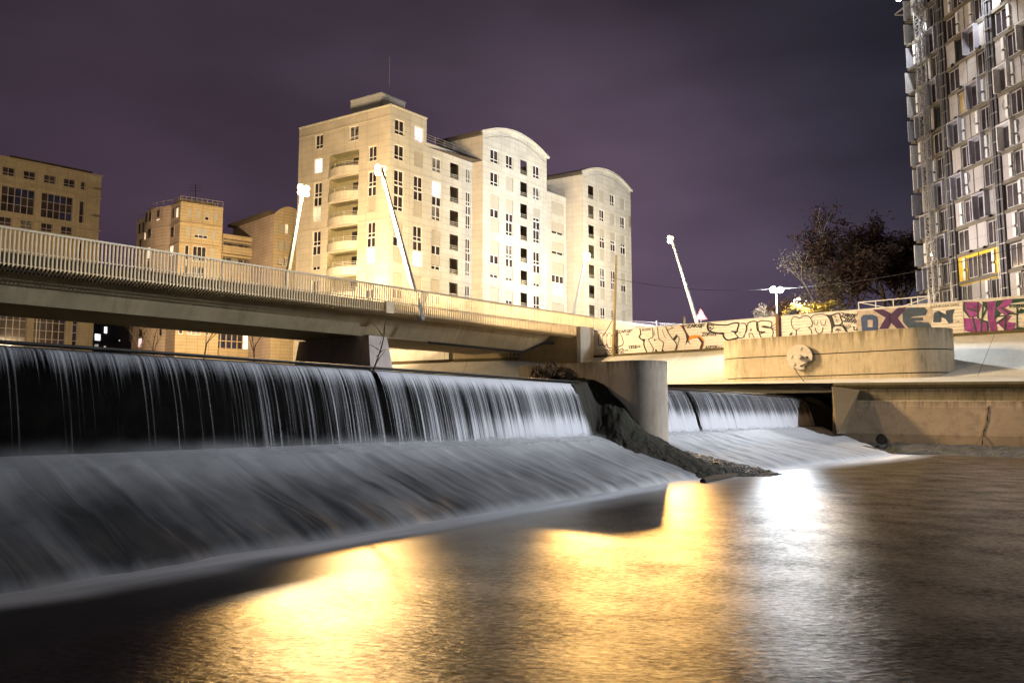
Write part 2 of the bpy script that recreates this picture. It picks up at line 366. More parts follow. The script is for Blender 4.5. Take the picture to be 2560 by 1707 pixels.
# ================================================================== MAIN APARTMENT BUILDING
R = vpdir(2966); Ld = vpdir(-2000)
Zk = [37.45-3.27*k for k in range(11)]
def main_building():
    base = at(1100, 900, 96); base.z = 6.5
    B = empty('apartment_building', base, 'tall cream stone apartment block with two arched gables, lit warm beside the bridge', 'building')
    M0 = at(1206, 600, 102); Mc = Vector((M0.x, M0.y, 0))
    V = lambda d, s=1: Vector((d[0], d[1], 0))*s
    A1 = Mc+V(Ld, 1.7)                       # right end of plane A
    fA = Fac(A1, R)
    sA0 = fA.sz(971, 640)[0]                 # near corner (negative s)
    Cn = fA.pt(sA0, 0)
    fM = Fac(Mc, R); fR0 = at(1458, 600, 119.2); Rc = Vector((fR0.x, fR0.y, 0)); fR = Fac(Rc, R)
    rec = Rc+V(Ld, 3.0); fS = Fac(rec, R)
    fL = Fac(Cn, Ld)
    zb = 6.5
    sM1 = 14.07; sR1 = fR.sz(1578, 600)[0]
    def cols(fc, prs, py=600): return [(fc.sz(a, py)[0], fc.sz(b, py)[0]) for a, b in prs]
    def rows_single(k): return (Zk[k]-2.1, Zk[k]-.12)
    def rows_double(k): return (Zk[k+1]-2.1, Zk[k]-.12)
    wb = MB()
    def do(fc, a0, a1, ztop, colspec, rail_cols=(), mi=0, top0=None):
        holes = []
        for ci, (c0, c1, spec) in enumerate(colspec):
            if spec == 'loggia':
                ks = rail_cols[0] if rail_cols else range(1, 9)
                for k in ks: holes.append((c0, c1, Zk[k]-2.25, Zk[k]-.12, .02, 'L', None))
                continue
            for k, kd in spec.items():
                if k in DOUB: holes.append((c0, c1, *rows_double(k), .2, 'D', kd))
                else: holes.append((c0, c1, *rows_single(k), .2, 'W', kd))
        fc.wall(wb, a0, a1, zb, ztop, holes, mi=mi, mr=mi)
        for h in holes:
            c0, c1, z0, z1, _, typ, kd = h
            if typ == 'L': loggia(fc, B, c0, c1, z0, z1)
            elif typ == 'W':
                window(fc, B, c0, c1, z0, z1, kd[0], lit='litpink' if len(kd) > 1 and kd[1] == 'p' else 'lit')
            else:
                nc = 3 if (c1-c0) > 2.4 else 2
                zc = z1-1.98; zd = z0+1.98
                window(fc, B, c0, c1, zc, z1, kd[0], cols=nc); window(fc, B, c0, c1, z0, zd, kd[1], cols=nc)
                sp = MB(); fc.box(sp, c0, c1, zd+.02, zc-.02, -.26, -.14, 0)
                for q in range(nc):
                    x0 = c0+(c1-c0)*q/nc+.09; x1 = c0+(c1-c0)*(q+1)/nc-.09
                    fc.box(sp, x0, x1, zd+.12, zc-.12, -.138, -.13, 1)
                sp.build('spandrel', ['whiteframe', 'glass'], B)
    DOUB = (2, 4, 6)
    # plane A
    ca = cols(fA, [(983, 1008), (1033, 1056), (1079, 1102), (1124, 1145), (1164, 1177)])
    sAt = fA.sz(1066, 380)[0]
    do(fA, sA0, sAt, Zk[0]+1.35, [(*ca[0], {0: 'o', 1: 'o', 2: 'oo', 4: 'ss', 6: 's', 8: 's'} | {6: 'ss'}), (*ca[1], {0: 'lp', 1: 's', 2: 'os', 4: 'ol', 6: 'ss', 8: 's'})])
    do(fA, sAt, 0, Zk[1]+1.3, [(*ca[2], {1: 'o', 2: 'lo', 4: 'sh', 6: 'ss', 8: 's'}), (*ca[3], 'loggia'), (*ca[4], {1: 'o', 2: 'oo', 4: 'oo', 6: 'oh', 8: 'o'})])
    # plane M
    cm = cols(fM, [(1226, 1247), (1265, 1283), (1301, 1317), (1333, 1350)], 480)
    do(fM, 0, sM1, Zk[0]+1.0, [(*cm[0], {0: 'o', 1: 'o', 2: 'ss', 4: 'sh', 6: 'ss', 8: 's'}), (*cm[1], {0: 'o', 1: 's', 2: 'so', 4: 'oh', 6: 'hs', 8: 's'}),
       (*cm[2], 'loggia'), (*cm[3], {0: 'o', 1: 'o', 2: 'ho', 4: 'oh', 6: 'os', 8: 's'})], (range(0, 9),))
    # recess plane
    s0 = fS.sz(1360, 600)[0]; cs = cols(fS, [(1379, 1409)])
    do(fS, s0, 0, Zk[1]+1.0, [(*cs[0], {1: 's', 2: 'h', 3: 'h', 4: 'so', 6: 'ss', 8: 's'})]) if False else None
    DOUB = (4, 6)
    do(fS, s0, 0, Zk[1]+1.0, [(*cs[0], {1: 's', 2: 'h', 3: 'h', 4: 'so', 6: 'ss', 8: 's'})])
    DOUB = (2, 4, 6)
    cr = cols(fR, [(1471, 1484), (1499, 1512), (1526, 1538), (1551, 1563)], 560)
    do(fR, 0, sR1, Zk[0]+1.0, [(*cr[0], 'loggia'), (*cr[1], {0: 's', 1: 'o', 2: 'hs', 4: 'os', 6: 'os', 8: 'o'}), (*cr[2], {0: 'o', 1: 's', 2: 'hs', 4: 'os', 6: 'oh', 8: 'o'}),
       (*cr[3], {0: 's', 1: 'o', 2: 'hs', 4: 'ss', 6: 'ss', 8: 's'})], (range(0, 9),))
    # arched gables, roofs
    def gable(fc, a1, depth, back0):
        n = 26; zs = Zk[0]+1.0; zr = Zk[0]+1.75; rise = 1.75
        def arc(a, r, z): t = (a/a1-.5)*2; return z+r*(1-t*t)
        for i in range(n):
            xa, xb = a1*i/n, a1*(i+1)/n
            za, zb_ = arc(xa, rise, zr), arc(xb, rise, zr)
            wb.poly([fc.pt(xa, zs), fc.pt(xb, zs), fc.pt(xb, zb_), fc.pt(xa, za)], [(xa, zs), (xb, zs), (xb, zb_), (xa, za)], 0)
        cn = MB()
        for i in range(n):                   # cornice band along the arch, proud of the wall, and vault behind
            xa, xb = -.35+(a1+.7)*i/n, -.35+(a1+.7)*(i+1)/n
            za, zb_ = arc(max(0, min(a1, xa)), rise, zr), arc(max(0, min(a1, xb)), rise, zr)
            if i == 0: za -= .1
            if i == n-1: zb_ -= .1
            p = [fc.pt(xa, za-.05, .3), fc.pt(xb, zb_-.05, .3), fc.pt(xb, zb_-.05, 0), fc.pt(xa, za-.05, 0), fc.pt(xa, za+.22, .34), fc.pt(xb, zb_+.22, .34), fc.pt(xb, zb_+.22, 0), fc.pt(xa, za+.22, 0)]
            cn.hexa(p)
        cn.build('cornice', 'facade', B)
        # thin moulding line of the inner arch
        ml = MB()
        for i in range(n):
            xa, xb = .25+(a1-.5)*i/n, .25+(a1-.5)*(i+1)/n
            t = lambda x: Zk[0]+.85+1.75*(1-((x-.25)/(a1-.5)*2-1)**2)
            ml.bar(fc.pt(xa, t(xa), .01), fc.pt(xb, t(xb), .01), .06, .03)
        ml.build('moulding', 'roofdark', B)
        rf = MB()
        Dp = V(Ld)
        for i in range(n):
            xa, xb = -.1+(a1+.2)*i/n, -.1+(a1+.2)*(i+1)/n
            za, zb_ = arc(max(0, min(a1, xa)), rise, zr)+.24, arc(max(0, min(a1, xb)), rise, zr)+.24
            rf.poly([fc.pt(xa, za, .02), fc.pt(xb, zb_, .02), fc.pt(xb, zb_)+Dp*depth, fc.pt(xa, za)+Dp*depth])
        # drip edge of the vault on the visible side
        e0 = fc.pt(-.25, zr-.2); e1 = e0+Dp*depth
        rf.bar(e0, e1, .5, .5)
        rf.build('roof', 'roofdark', B)
        # rear gable wall
        bk = MB(); b0 = fc.pt(0, 0)+Dp*depth; b1 = fc.pt(a1, 0)+Dp*depth
        bk.poly([b0+Vector((0, 0, zb)), b1+Vector((0, 0, zb)), b1+Vector((0, 0, zr)), b0+Vector((0, 0, zr))]); bk.build('rear_wall', 'facade_side_lit', B)
    gable(fM, sM1, 7.5, None); gable(fR, sR1, 12, None)
    # side walls of projecting blocks
    def side(mb, P, dirv, l0, l1, z1, mi=1):
        a = P+V(dirv, l0); b = P+V(dirv, l1)
        mb.poly([a+Vector((0, 0, zb)), b+Vector((0, 0, zb)), b+Vector((0, 0, z1)), a+Vector((0, 0, z1))], [(l0, zb), (l1, zb), (l1, z1), (l0, z1)], mi)
    side(wb, Mc, Ld, 0, 7.5, Zk[0]+1.75); side(wb, Rc, Ld, 0, 12, Zk[0]+1.75)
    side(wb, fM.pt(sM1, 0), Ld, 0, 12, Zk[0]+1.0, 0); side(wb, fR.pt(sR1, 0), Ld, 0, 14, Zk[0]+1.75, 0)
    # recessed strips on R's side wall under the eave
    # tall corner part: end wall above the terrace
    side(wb, fA.pt(sAt, 0), Ld, 0, 14, Zk[0]+1.35, 0)
    # left facade
    sLend = fL.sz(741, 600)[0]
    cl = cols(fL, [(938, 917), (894, 820), (802, 782)], 560)
    ctop = cols(fL, [(896, 873)], 335)[0]; cblank = cols(fL, [(944, 922)], 320)[0]
    holes = []; wn = []
    for k in (0,):
        wn.append((*ctop, *rows_single(0), 'o')); wn.append((*cl[2], *rows_single(0), 'o'))
    wn.append((*cl[2], *rows_single(1), 'l')); wn.append((*cl[0], *rows_single(1), 'o'))
    for k, ka, kb in ((2, 'oo', 'os'), (4, 'oh', 'ol'), (6, 'os', 'ss')):
        wn.append((*cl[2], *rows_double(k), ka)); wn.append((*cl[0], *rows_double(k), kb))
    bal = [(cl[1][0], cl[1][1], Zk[k]-2.3, Zk[k]-.15) for k in range(1, 9)]
    fL.wall(wb, 0, sLend, zb, Zk[0]+1.35, [x[:4] for x in wn]+[(*b_, .02) for b_ in bal], mi=1, mr=1)
    for a0, a1, z0, z1, kd in wn:
        if len(kd) == 1: window(fL, B, a0, a1, z0, z1, kd)
        else:
            zc = z1-1.98; zd = z0+1.98
            window(fL, B, a0, a1, zc, z1, kd[0]); window(fL, B, a0, a1, z0, zd, kd[1])
            sp = MB(); fL.box(sp, a0, a1, zd+.02, zc-.02, -.26, -.14, 0)
            for q in range(2): fL.box(sp, a0+(a1-a0)*q/2+.09, a0+(a1-a0)*(q+1)/2-.09, zd+.12, zc-.12, -.138, -.13, 1)
            sp.build('spandrel', ['whiteframe', 'glass'], B)
    for i, (a0, a1, z0, z1) in enumerate(bal):
        b = MB(); d = -1.6
        b.poly([fL.pt(a0, z0-1, d), fL.pt(a1, z0-1, d), fL.pt(a1, z1, d), fL.pt(a0, z1, d)])
        b.poly([fL.pt(a0, z0-1, d), fL.pt(a0, z0-1, 0), fL.pt(a0, z1, 0), fL.pt(a0, z1, d)]); b.poly([fL.pt(a1, z0-1, d), fL.pt(a1, z0-1, 0), fL.pt(a1, z1, 0), fL.pt(a1, z1, d)])
        b.poly([fL.pt(a0, z1, d), fL.pt(a1, z1, d), fL.pt(a1, z1, 0), fL.pt(a0, z1, 0)])
        fL.box(b, a0+1.2, a0+2.3, z0-.8, z1-.4, d+.01, d+.05, 1)
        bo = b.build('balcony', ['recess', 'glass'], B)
        pa = MB(); n = 12; zl, zt = z0-1.0, z0+.05
        def bul(a): t = (a-a0)/(a1-a0)*2-1; return .12+.75*(1-t*t)
        for j in range(n):
            xa, xb = a0+(a1-a0)*j/n, a0+(a1-a0)*(j+1)/n
            p = [fL.pt(xa, zl, bul(xa)), fL.pt(xb, zl, bul(xb)), fL.pt(xb, zl, 0), fL.pt(xa, zl, 0), fL.pt(xa, zt, bul(xa)), fL.pt(xb, zt, bul(xb)), fL.pt(xb, zt, 0), fL.pt(xa, zt, 0)]
            pa.hexa(p)
        pa.build('parapet', 'facade_side_lit', bo)
        rl = MB()
        for q in range(3):
            rl.tube([fL.pt(a0+(a1-a0)*j/n, zt+.15+q*.22, bul(a0+(a1-a0)*j/n)-.08) for j in range(n+1)], .025, 5)
        for j in (0, 4, 8, 12): rl.bar(fL.pt(a0+(a1-a0)*j/n, zt, bul(a0+(a1-a0)*j/n)-.08), fL.pt(a0+(a1-a0)*j/n, zt+.6, bul(a0+(a1-a0)*j/n)-.08), .04)
        rl.build('railing', 'rail', bo)
    side(wb, fL.pt(sLend, 0), R, 0, 12, Zk[0]+1.35)
    # joint bands: slightly proud string courses at floor lines
    for fc, a0, a1, ks in ((fA, sA0, 0, (2, 4, 6, 8)), (fM, 0, sM1, (0, 1, 2, 4, 6, 8)), (fR, 0, sR1, (0, 1, 2, 4, 6, 8)), (fL, 0, sLend, (0, 2, 4, 6)), (fS, s0, 0, (2, 4, 6))):
        for k in ks:
            bm_ = MB(); fc.box(bm_, a0, a1, Zk[k]-.03, Zk[k]+.05, .003, .05)
            bm_.build('string_course', 'facade' if fc is not fL else 'facade_side_lit', B)
    for fc, a0, a1, z in ((fA, sA0, sAt, Zk[0]+1.35), (fA, sAt, 0, Zk[1]+1.3), (fL, 0, sLend, Zk[0]+1.35), (fS, s0, 0, Zk[1]+1.0)):
        cp = MB(); fc.box(cp, a0-.06, a1+.06, z, z+.14, -.4, .1); cp.build('coping', 'facade', B)
    wb.build('wall', ['facade', 'facade_side_lit'], B)
    # flat roofs
    rf = MB()
    for P0, P1, z, dp in ((fA.pt(sA0, 0), fA.pt(sAt, 0), Zk[0]+1.0, 14), (fA.pt(sAt, 0), fM.pt(0, 0), Zk[1]+.9, 14), (fS.pt(s0, 0), fS.pt(0, 0), Zk[1]+.7, 12)):
        zz = Vector((0, 0, z)); rf.poly([P0+zz, P1+zz, P1+zz+V(Ld, dp), P0+zz+V(Ld, dp)])
    rf.build('roof', 'roofdark', B)
    # terrace railings
    for fc, a0, a1, z in ((fA, sAt, 0, Zk[1]+1.44), (fS, s0, -.2, Zk[1]+1.14)):
        r = MB(); n = max(2, int((a1-a0)/1.6))
        for i in range(n+1): fc.box(r, a0+(a1-a0)*i/n-.03, a0+(a1-a0)*i/n+.03, z, z+1.25, -.25, -.19)
        for q in range(4): fc.box(r, a0, a1, z+.2+q*.33, z+.24+q*.33, -.24, -.2)
        r.build('terrace_railing', 'greyrail', B)
    # penthouse plant room
    ph = MB(); q0 = at(952, 260, 95.2); q0 = Vector((q0.x, q0.y, 0)); fp = Fac(q0, R); a1 = fp.sz(1013, 262)[0]
    l1 = Fac(q0, Ld).sz(876, 300)[0]; ztop = fp.sz(952, 235)[1]
    c = [q0, fp.pt(a1, 0), fp.pt(a1, 0)+V(Ld, l1), q0+V(Ld, l1)]
    ph.prism([(p.x, p.y) for p in c], Zk[0]+1, ztop)
    ph.prism([(p.x+(p.x-sum(k.x for k in c)/4)*.02, p.y+(p.y-sum(k.y for k in c)/4)*.02) for p in c], ztop+.003, ztop+.22)
    pho = ph.build('plant_room', 'penthouse', B)
    an = MB(); ap = fp.pt(a1*.62, 0, -1.5); an.tube([ap+Vector((0, 0, ztop)), ap+Vector((0, 0, ztop+6.5))], .03, 5); an.build('antenna', 'greyrail', pho)
    return B
main_building()

# ================================================================== LEFT-HAND BACKGROUND BUILDINGS
def office():
    # long office facade parallel to the bridge
    P0 = at(0, 600, 150); D = vpdir(3230); f = Fac(P0, D); P0.z = 4
    B = empty('office_building', P0, 'dim beige office block with tall gridded windows at the far left', 'building')
    a1 = f.sz(251, 500)[0]; a0 = -44; ztop = f.sz(100, 410)[1]-.2
    wb = MB(); zz = lambda px, py: f.sz(px, py)[1]; aa = lambda px, py: f.sz(px, py)[0]
    holes = []; ws = []
    # rows measured on the photograph, converted to wall metres
    r1 = (zz(90, 452), zz(90, 431)); pitch = aa(73, 440)-aa(21, 425)
    c0 = aa(6, 425); wd = aa(37, 425)-c0
    H = zz(105, 481)-zz(105, 542)
    zt = zz(105, 481)
    for i in range(-7, 4):
        ws.append((c0+pitch*i, c0+pitch*i+wd, r1[0], r1[1], 2, .35)); ws.append((c0+pitch*i, c0+pitch*i+wd, r1[0]-(zz(64, 448)-zz(64, 572)), r1[1]-(zz(64, 448)-zz(64, 572)), 2, .35))
    xs = aa(202, 465); ws.append((xs, xs+wd*.42, r1[0], r1[1], 1, .35)); ws.append((xs, xs+wd*.42, zt-H, zt-.3, 1, .5))
    ws.append((xs, xs+wd*.42, zt-H-9.8, zt-H-4.2, 1, .5))
    g0 = aa(104, 500); gw = aa(181, 520)-g0; gp = g0-aa(4, 480)
    zlow = zz(60, 775); zlb = 5.5
    for i in (-4, -3, -2, -1, 0):
        ws.append((g0+gp*i, g0+gp*i+gw, zt-H, zt, 5, 'g')); ws.append((g0+gp*i, g0+gp*i+gw, zlb, zlow+3, 5, 'g'))
    ws.append((xs, xs+wd*.42, zlb, zlow+3, 1, 'g'))
    ws = [w_ for w_ in ws if w_[1] < a1-1]
    f.wall(wb, a0, a1, 4, ztop, [w_[:4] for w_ in ws], depth=.4)
    ret = Vector((-D[1], D[0], 0)); e = f.pt(a1, 0)
    back = e+ret*16
    wb.poly([e+Vector((0, 0, 4)), back+Vector((0, 0, 4)), back+Vector((0, 0, ztop)), e+Vector((0, 0, ztop))])
    wb.build('wall', 'office', B)
    for x0, x1, z0, z1, nc, lo in ws:
        if lo == 'g':
            fm = MB(); nr = max(2, round((z1-z0)/1.75))
            for k in range(nc+1): x = x0+(x1-x0)*k/nc; f.box(fm, x-.07, x+.07, z0, z1, -.42, -.3)
            for k in range(nr+1):
                z = z0+(z1-z0)*k/nr; f.box(fm, x0, x1, z-.05, z+.05, -.418, -.305)
            o = fm.build('window', 'greyrail', B); g = MB()
            for k in range(nc):
                for q in range(nr):
                    xa, xb = x0+(x1-x0)*k/nc, x0+(x1-x0)*(k+1)/nc; za, zb = z0+(z1-z0)*q/nr, z0+(z1-z0)*(q+1)/nr
                    g.poly([f.pt(xa, za, -.38), f.pt(xb, za, -.38), f.pt(xb, zb, -.38), f.pt(xa, zb, -.38)], mi=random.choice((0, 0, 0, 1)))
            g.build('pane', ['glass', 'glassblue'], o)
        else: window(f, B, x0, x1, z0, z1, 'o', cols=nc, depth=.35, low=.35, frame='greyrail', glass='glass')
    for z in (ztop, zt+.75, zt-H-1.3): cp = MB(); f.box(cp, a0, a1+.25, z, z+.3, .003, .25); cp.build('cornice', 'office', B)
    rf = MB(); f.box(rf, aa(30, 395), a1-1.5, ztop+.31, ztop+1.2, -6, -1.2); rf.build('roof', 'roofdark', B)
    fc2 = Fac(e, (ret.x, ret.y)); sm = MB()
    for z in (ztop-3, ztop-9, ztop-15, ztop-21): fc2.box(sm, 0, 9, z, z+.5, .003, 1.6)
    sm.build('side_balcony', 'office', B)
office()

def corner_block():
    P0 = at(448, 600, 134); D = vpdir(4150); L2 = vpdir(-760); f = Fac(P0, D); fl = Fac(P0, L2); P0.z = 4
    B = empty('corner_building', P0, 'yellow lit corner apartment block with a curved pinkish side and roof terrace', 'building')
    zz = lambda px, py: f.sz(px, py)[1]; aa = lambda px, py=600: f.sz(px, py)[0]
    ztop = zz(450, 503); a1 = aa(555); wb = MB(); ws = []
    rz = [(zz(475, 545), zz(475, 522)), (zz(475, 592), zz(475, 566)), (zz(475, 650), zz(475, 613)), (zz(475, 690), zz(475, 662))]
    for x0, x1 in ((466, 477), (489, 500), (510, 521), (532, 543)): ws.append((aa(x0), aa(x1), *rz[0], random.choice('hs'), 1))
    ws += [(aa(465), aa(476), *rz[1], 's', 1), (aa(485), aa(519), *rz[1], 'h', 3), (aa(528), aa(539), *rz[1], 's', 1)]
    for r in (2, 3): ws += [(aa(463), aa(474), *rz[r], 'o', 1), (aa(483), aa(517), *rz[r], 'o', 3), (aa(527), aa(538), *rz[r], 's', 1)]
    for zt_, zb_ in ((797, 819), (822, 836)):
        z1, z0 = zz(475, zt_), zz(475, zb_); ws += [(aa(456), aa(467), z0, z1, 'o', 1), (aa(477), aa(511), z0, z1, 'o' if zt_ > 800 else 's', 3), (aa(522), aa(531), z0, z1, 'o', 1)]
    f.wall(wb, 0, a1, 4, ztop, [w_[:4] for w_ in ws], mi=0)
    for x0, x1, z0, z1, kd, nc in ws: window(f, B, x0, x1, z0, z1, kd, cols=nc, low=0 if nc == 1 else .3)
    for z in (zz(450, 553), zz(450, 606), zz(450, 660)): cb = MB(); f.box(cb, 0, a1, z-.3, z, .003, .2); cb.build('string_course', 'yellow', B)
    # curved side: straight, bulging bay, straight
    aL = lambda px, py=600: fl.sz(px, py)[0]
    l1 = aL(341); n = 30; pr = []
    b0, b1 = aL(425), aL(366)
    for i in range(n+1):
        a = l1*i/n; t = 0 if not b0 < a < b1 else math.sin(math.pi*(a-b0)/(b1-b0))**.8
        pr.append(fl.pt(a, 0, 1.5*t))
    for i in range(n):
        p, q = pr[i], pr[i+1]; wb.poly([p+Vector((0, 0, 4)), q+Vector((0, 0, 4)), q+Vector((0, 0, ztop)), p+Vector((0, 0, ztop))], [(l1*i/n, 4), (l1*(i+1)/n, 4), (l1*(i+1)/n, ztop), (l1*i/n, ztop)], 1)
    wb.build('wall', ['yellow', 'pinkish'], B)
    def lw(px, y0, y1, wpx, kd):
        a = aL(px+wpx/2, 600); b = aL(px-wpx/2, 600); 
        z1 = fl.sz(px, y0)[1]; z0 = fl.sz(px, y1)[1]; t = 0 if not b0 < (a+b)/2 < b1 else math.sin(math.pi*((a+b)/2-b0)/(b1-b0))**.8
        g = Fac(fl.pt(0, 0, 1.5*t+.32), L2)
        fm = MB(); g.box(fm, a, b, z0, z1, -.3, -.2); o = fm.build('window', 'greyrail', B)
        g2 = MB(); g.box(g2, a+.1, b-.1, z0+.1, z1-.1, -.195, -.18); g2.build('pane', {'o': 'glass', 'l': 'litwarm', 'p': 'litpink'}[kd], o)
    for px, y0, y1, wd, kd in ((349, 560, 586, 5, 'o'), (358, 556, 583, 5, 'o'), (373, 540, 566, 5, 'o'), (382, 536, 562, 5, 'o'), (395, 533, 560, 6, 'o'), (410, 530, 548, 8, 'o'), (410, 551, 556, 9, 'l'), (433, 524, 548, 5, 'o'), (442, 521, 546, 5, 'l'),
                               (353, 598, 620, 6, 'o'), (378, 583, 603, 4, 'l'), (395, 575, 600, 9, 'o'), (432, 568, 594, 7, 'o'), (394, 622, 650, 10, 'l'), (432, 614, 640, 8, 'l'), (394, 655, 672, 10, 'o'),
                               (341, 809, 850, 7, 'o'), (365, 800, 822, 5, 'p'), (384, 798, 816, 10, 'p'), (364, 826, 842, 5, 'o'), (382, 818, 842, 10, 'o'), (362, 845, 868, 5, 'p'), (381, 844, 868, 10, 'p'), (420, 798, 838, 7, 'o')):
        lw(px, y0, y1, wd, kd)
    for z in (fl.sz(448, 556)[1], fl.sz(448, 606)[1]):
        cb = MB()
        for i in range(n):
            p, q = pr[i]+fl.N*.12, pr[i+1]+fl.N*.12; cb.hexa([p+Vector((0, 0, z-.3)), q+Vector((0, 0, z-.3)), q-fl.N*.11+Vector((0, 0, z-.3)), p-fl.N*.11+Vector((0, 0, z-.3)), p+Vector((0, 0, z)), q+Vector((0, 0, z)), q-fl.N*.11+Vector((0, 0, z)), p-fl.N*.11+Vector((0, 0, z))])
        cb.build('string_course', 'pinkish', B)
    rf = MB(); dp = Vector((*L2, 0)); e0, e1 = f.pt(0, ztop-.3), f.pt(a1, ztop-.3); rf.poly([e0, e1, e1+dp*l1, e0+dp*l1]); rf.build('roof', 'roofdark', B)
    ph = MB(); q = Fac(f.pt(.3, 0)+dp*1.6, D); q.box(ph, 0, a1*.88, ztop, zz(455, 490), -6, 0); ph.build('rooftop_room', 'yellow', B)
    an = MB(); p = f.pt(a1*.4, zz(455, 490), -3); an.tube([p, p+Vector((0, 0, 3.5))], .06, 5); 
    for k in range(3): an.bar(p+Vector((-1.2, 0, 2.2+k*.5)), p+Vector((1.2, 0, 2.2+k*.5)), .05)
    an.build('antenna', 'blackm', B)
    r = MB()
    for i in range(9): f.box(r, a1*i/8-.04, a1*i/8+.04, ztop, ztop+1.1, -.3, -.22)
    f.box(r, 0, a1, ztop+1.05, ztop+1.12, -.3, -.22); f.box(r, 0, a1, ztop+.55, ztop+.6, -.29, -.23)
    for i in range(0, n+1, 3): r.bar(pr[i]-fl.N*.3+Vector((0, 0, ztop)), pr[i]-fl.N*.3+Vector((0, 0, ztop+1.1)), .07)
    for i in range(n): r.bar(pr[i]-fl.N*.3+Vector((0, 0, ztop+1.08)), pr[i+1]-fl.N*.3+Vector((0, 0, ztop+1.08)), .06)
    r.build('roof_railing', 'greyrail', B)
corner_block()

def link_block():
    P0 = at(553, 650, 141); D = vpdir(3700); f = Fac(P0, D); P0.z = 4
    B = empty('terraced_building', P0, 'low yellow building with open terraces and a gridded glass front below the bridge', 'building')
    zz = lambda px, py: f.sz(px, py)[1]; aa = lambda px, py=620: f.sz(px, py)[0]
    a1 = aa(688); zt = zz(600, 590); wb = MB()
    terr = [(aa(558), aa(676), zz(600, 618), zz(600, 601)), (aa(558), aa(676), zz(600, 662), zz(600, 637))]
    gl = (aa(545), aa(672, 800), zz(600, 873), zz(600, 806)); zmid = zz(600, 835)
    f.wall(wb, -1.2, a1, 4, zt, [(*t, 2.0) for t in terr]+[(aa(546), aa(668), gl[2], zz(600, 780))], mi=0)
    wb.build('wall', 'yellow', B)
    for t in terr:
        b = MB(); f.box(b, t[0], t[1], t[2], t[3], -2.1, -2.0); 
        n = 8
        for i in range(n):
            x0 = t[0]+(t[1]-t[0])*i/n
            if i % 4 != 2: f.box(b, x0+.15, x0+(t[1]-t[0])/n-.1, t[2]+.1, t[3]-.5, -1.995, -1.95, 1)
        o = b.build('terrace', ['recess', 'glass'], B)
        r = MB(); f.box(r, t[0], t[1], t[3]-.55, t[3]-.15, -1.2, -.2); r.build('awning', 'yellow', o)
        r = MB()
        for q in range(4): f.box(r, t[0], t[1], t[2]+.1+q*.3, t[2]+.15+q*.3, -.1, -.05)
        r.build('railing', 'greyrail', o)
    x0, x1, z0 = aa(546), aa(668), gl[2]; z1 = zz(600, 780); nc = 9; nr = 5; fm = MB(); g = MB()
    for k in range(nc+1): x = x0+(x1-x0)*k/nc; f.box(fm, x-.1, x+.1, z0, z1, -.2, -.08)
    for k in range(nr+1): z = z0+(z1-z0)*k/nr; f.box(fm, x0, x1, z-.08, z+.08, -.2, -.085)
    o = fm.build('window_grid', 'yellow', B)
    for k in range(nc):
        for q in range(nr):
            xa, xb = x0+(x1-x0)*k/nc, x0+(x1-x0)*(k+1)/nc; za, zb = z0+(z1-z0)*q/nr, z0+(z1-z0)*(q+1)/nr
            mi = 0
            if q < 2 and k < 4: mi = 1
            if q < 2 and k >= 5: mi = 2
            g.poly([f.pt(xa, za, -.15), f.pt(xb, za, -.15), f.pt(xb, zb, -.15), f.pt(xa, zb, -.15)], mi=mi)
    g.build('pane', ['glass', M['glassblue'], 'lit'], o)
    # arched neighbour with the sloping side roof
    P1 = at(683, 620, 139); f2 = Fac(P1, D); P1.z = 4
    B2 = empty('gabled_building', P1, 'small yellow apartment block with a sloping side roof behind the leftmost lamp pole', 'building')
    a2 = f2.sz(762, 600)[0]; zt2 = f2.sz(684, 534)[1]; wb = MB(); ws = []
    for y0, y1, kd in ((560, 584, 'sl'), (602, 626, 'ss'), (644, 664, 'ho'), (820, 845, 'oo')):
        ws += [(f2.sz(696, 600)[0], f2.sz(709, 600)[0], f2.sz(700, y1)[1], f2.sz(700, y0)[1], kd[0]), (f2.sz(712, 600)[0], f2.sz(720, 600)[0], f2.sz(715, y1)[1], f2.sz(715, y0)[1], kd[1])]
    f2.wall(wb, 0, a2, 4, zt2, [w_[:4] for w_ in ws])
    n = 12
    for i in range(n):
        xa, xb = a2*i/n, a2*(i+1)/n; t = lambda x: zt2+1.8*(1-(x/a2*2-1)**2)
        wb.poly([f2.pt(xa, zt2), f2.pt(xb, zt2), f2.pt(xb, t(xb)), f2.pt(xa, t(xa))])
    Ls = vpdir(-760); e = f2.pt(0, 0); e2 = e+Vector((*Ls, 0))*16
    wb.poly([e+Vector((0, 0, 4)), e2+Vector((0, 0, 4)), e2+Vector((0, 0, zt2)), e+Vector((0, 0, zt2))], mi=1)
    wb.build('wall', ['yellow', 'pinkish'], B2)
    for x0, x1, z0, z1, kd in ws: window(f2, B2, x0, x1, z0, z1, kd, lit='litwarm')
    rf = MB(); o1 = f2.pt(-.6, zt2+.2, .2); o2 = o1+Vector((*Ls, 0))*16
    rf.bar(o1, o2, 1.2, .5); rf.build('roof_edge', 'roofdark', B2)
link_block()

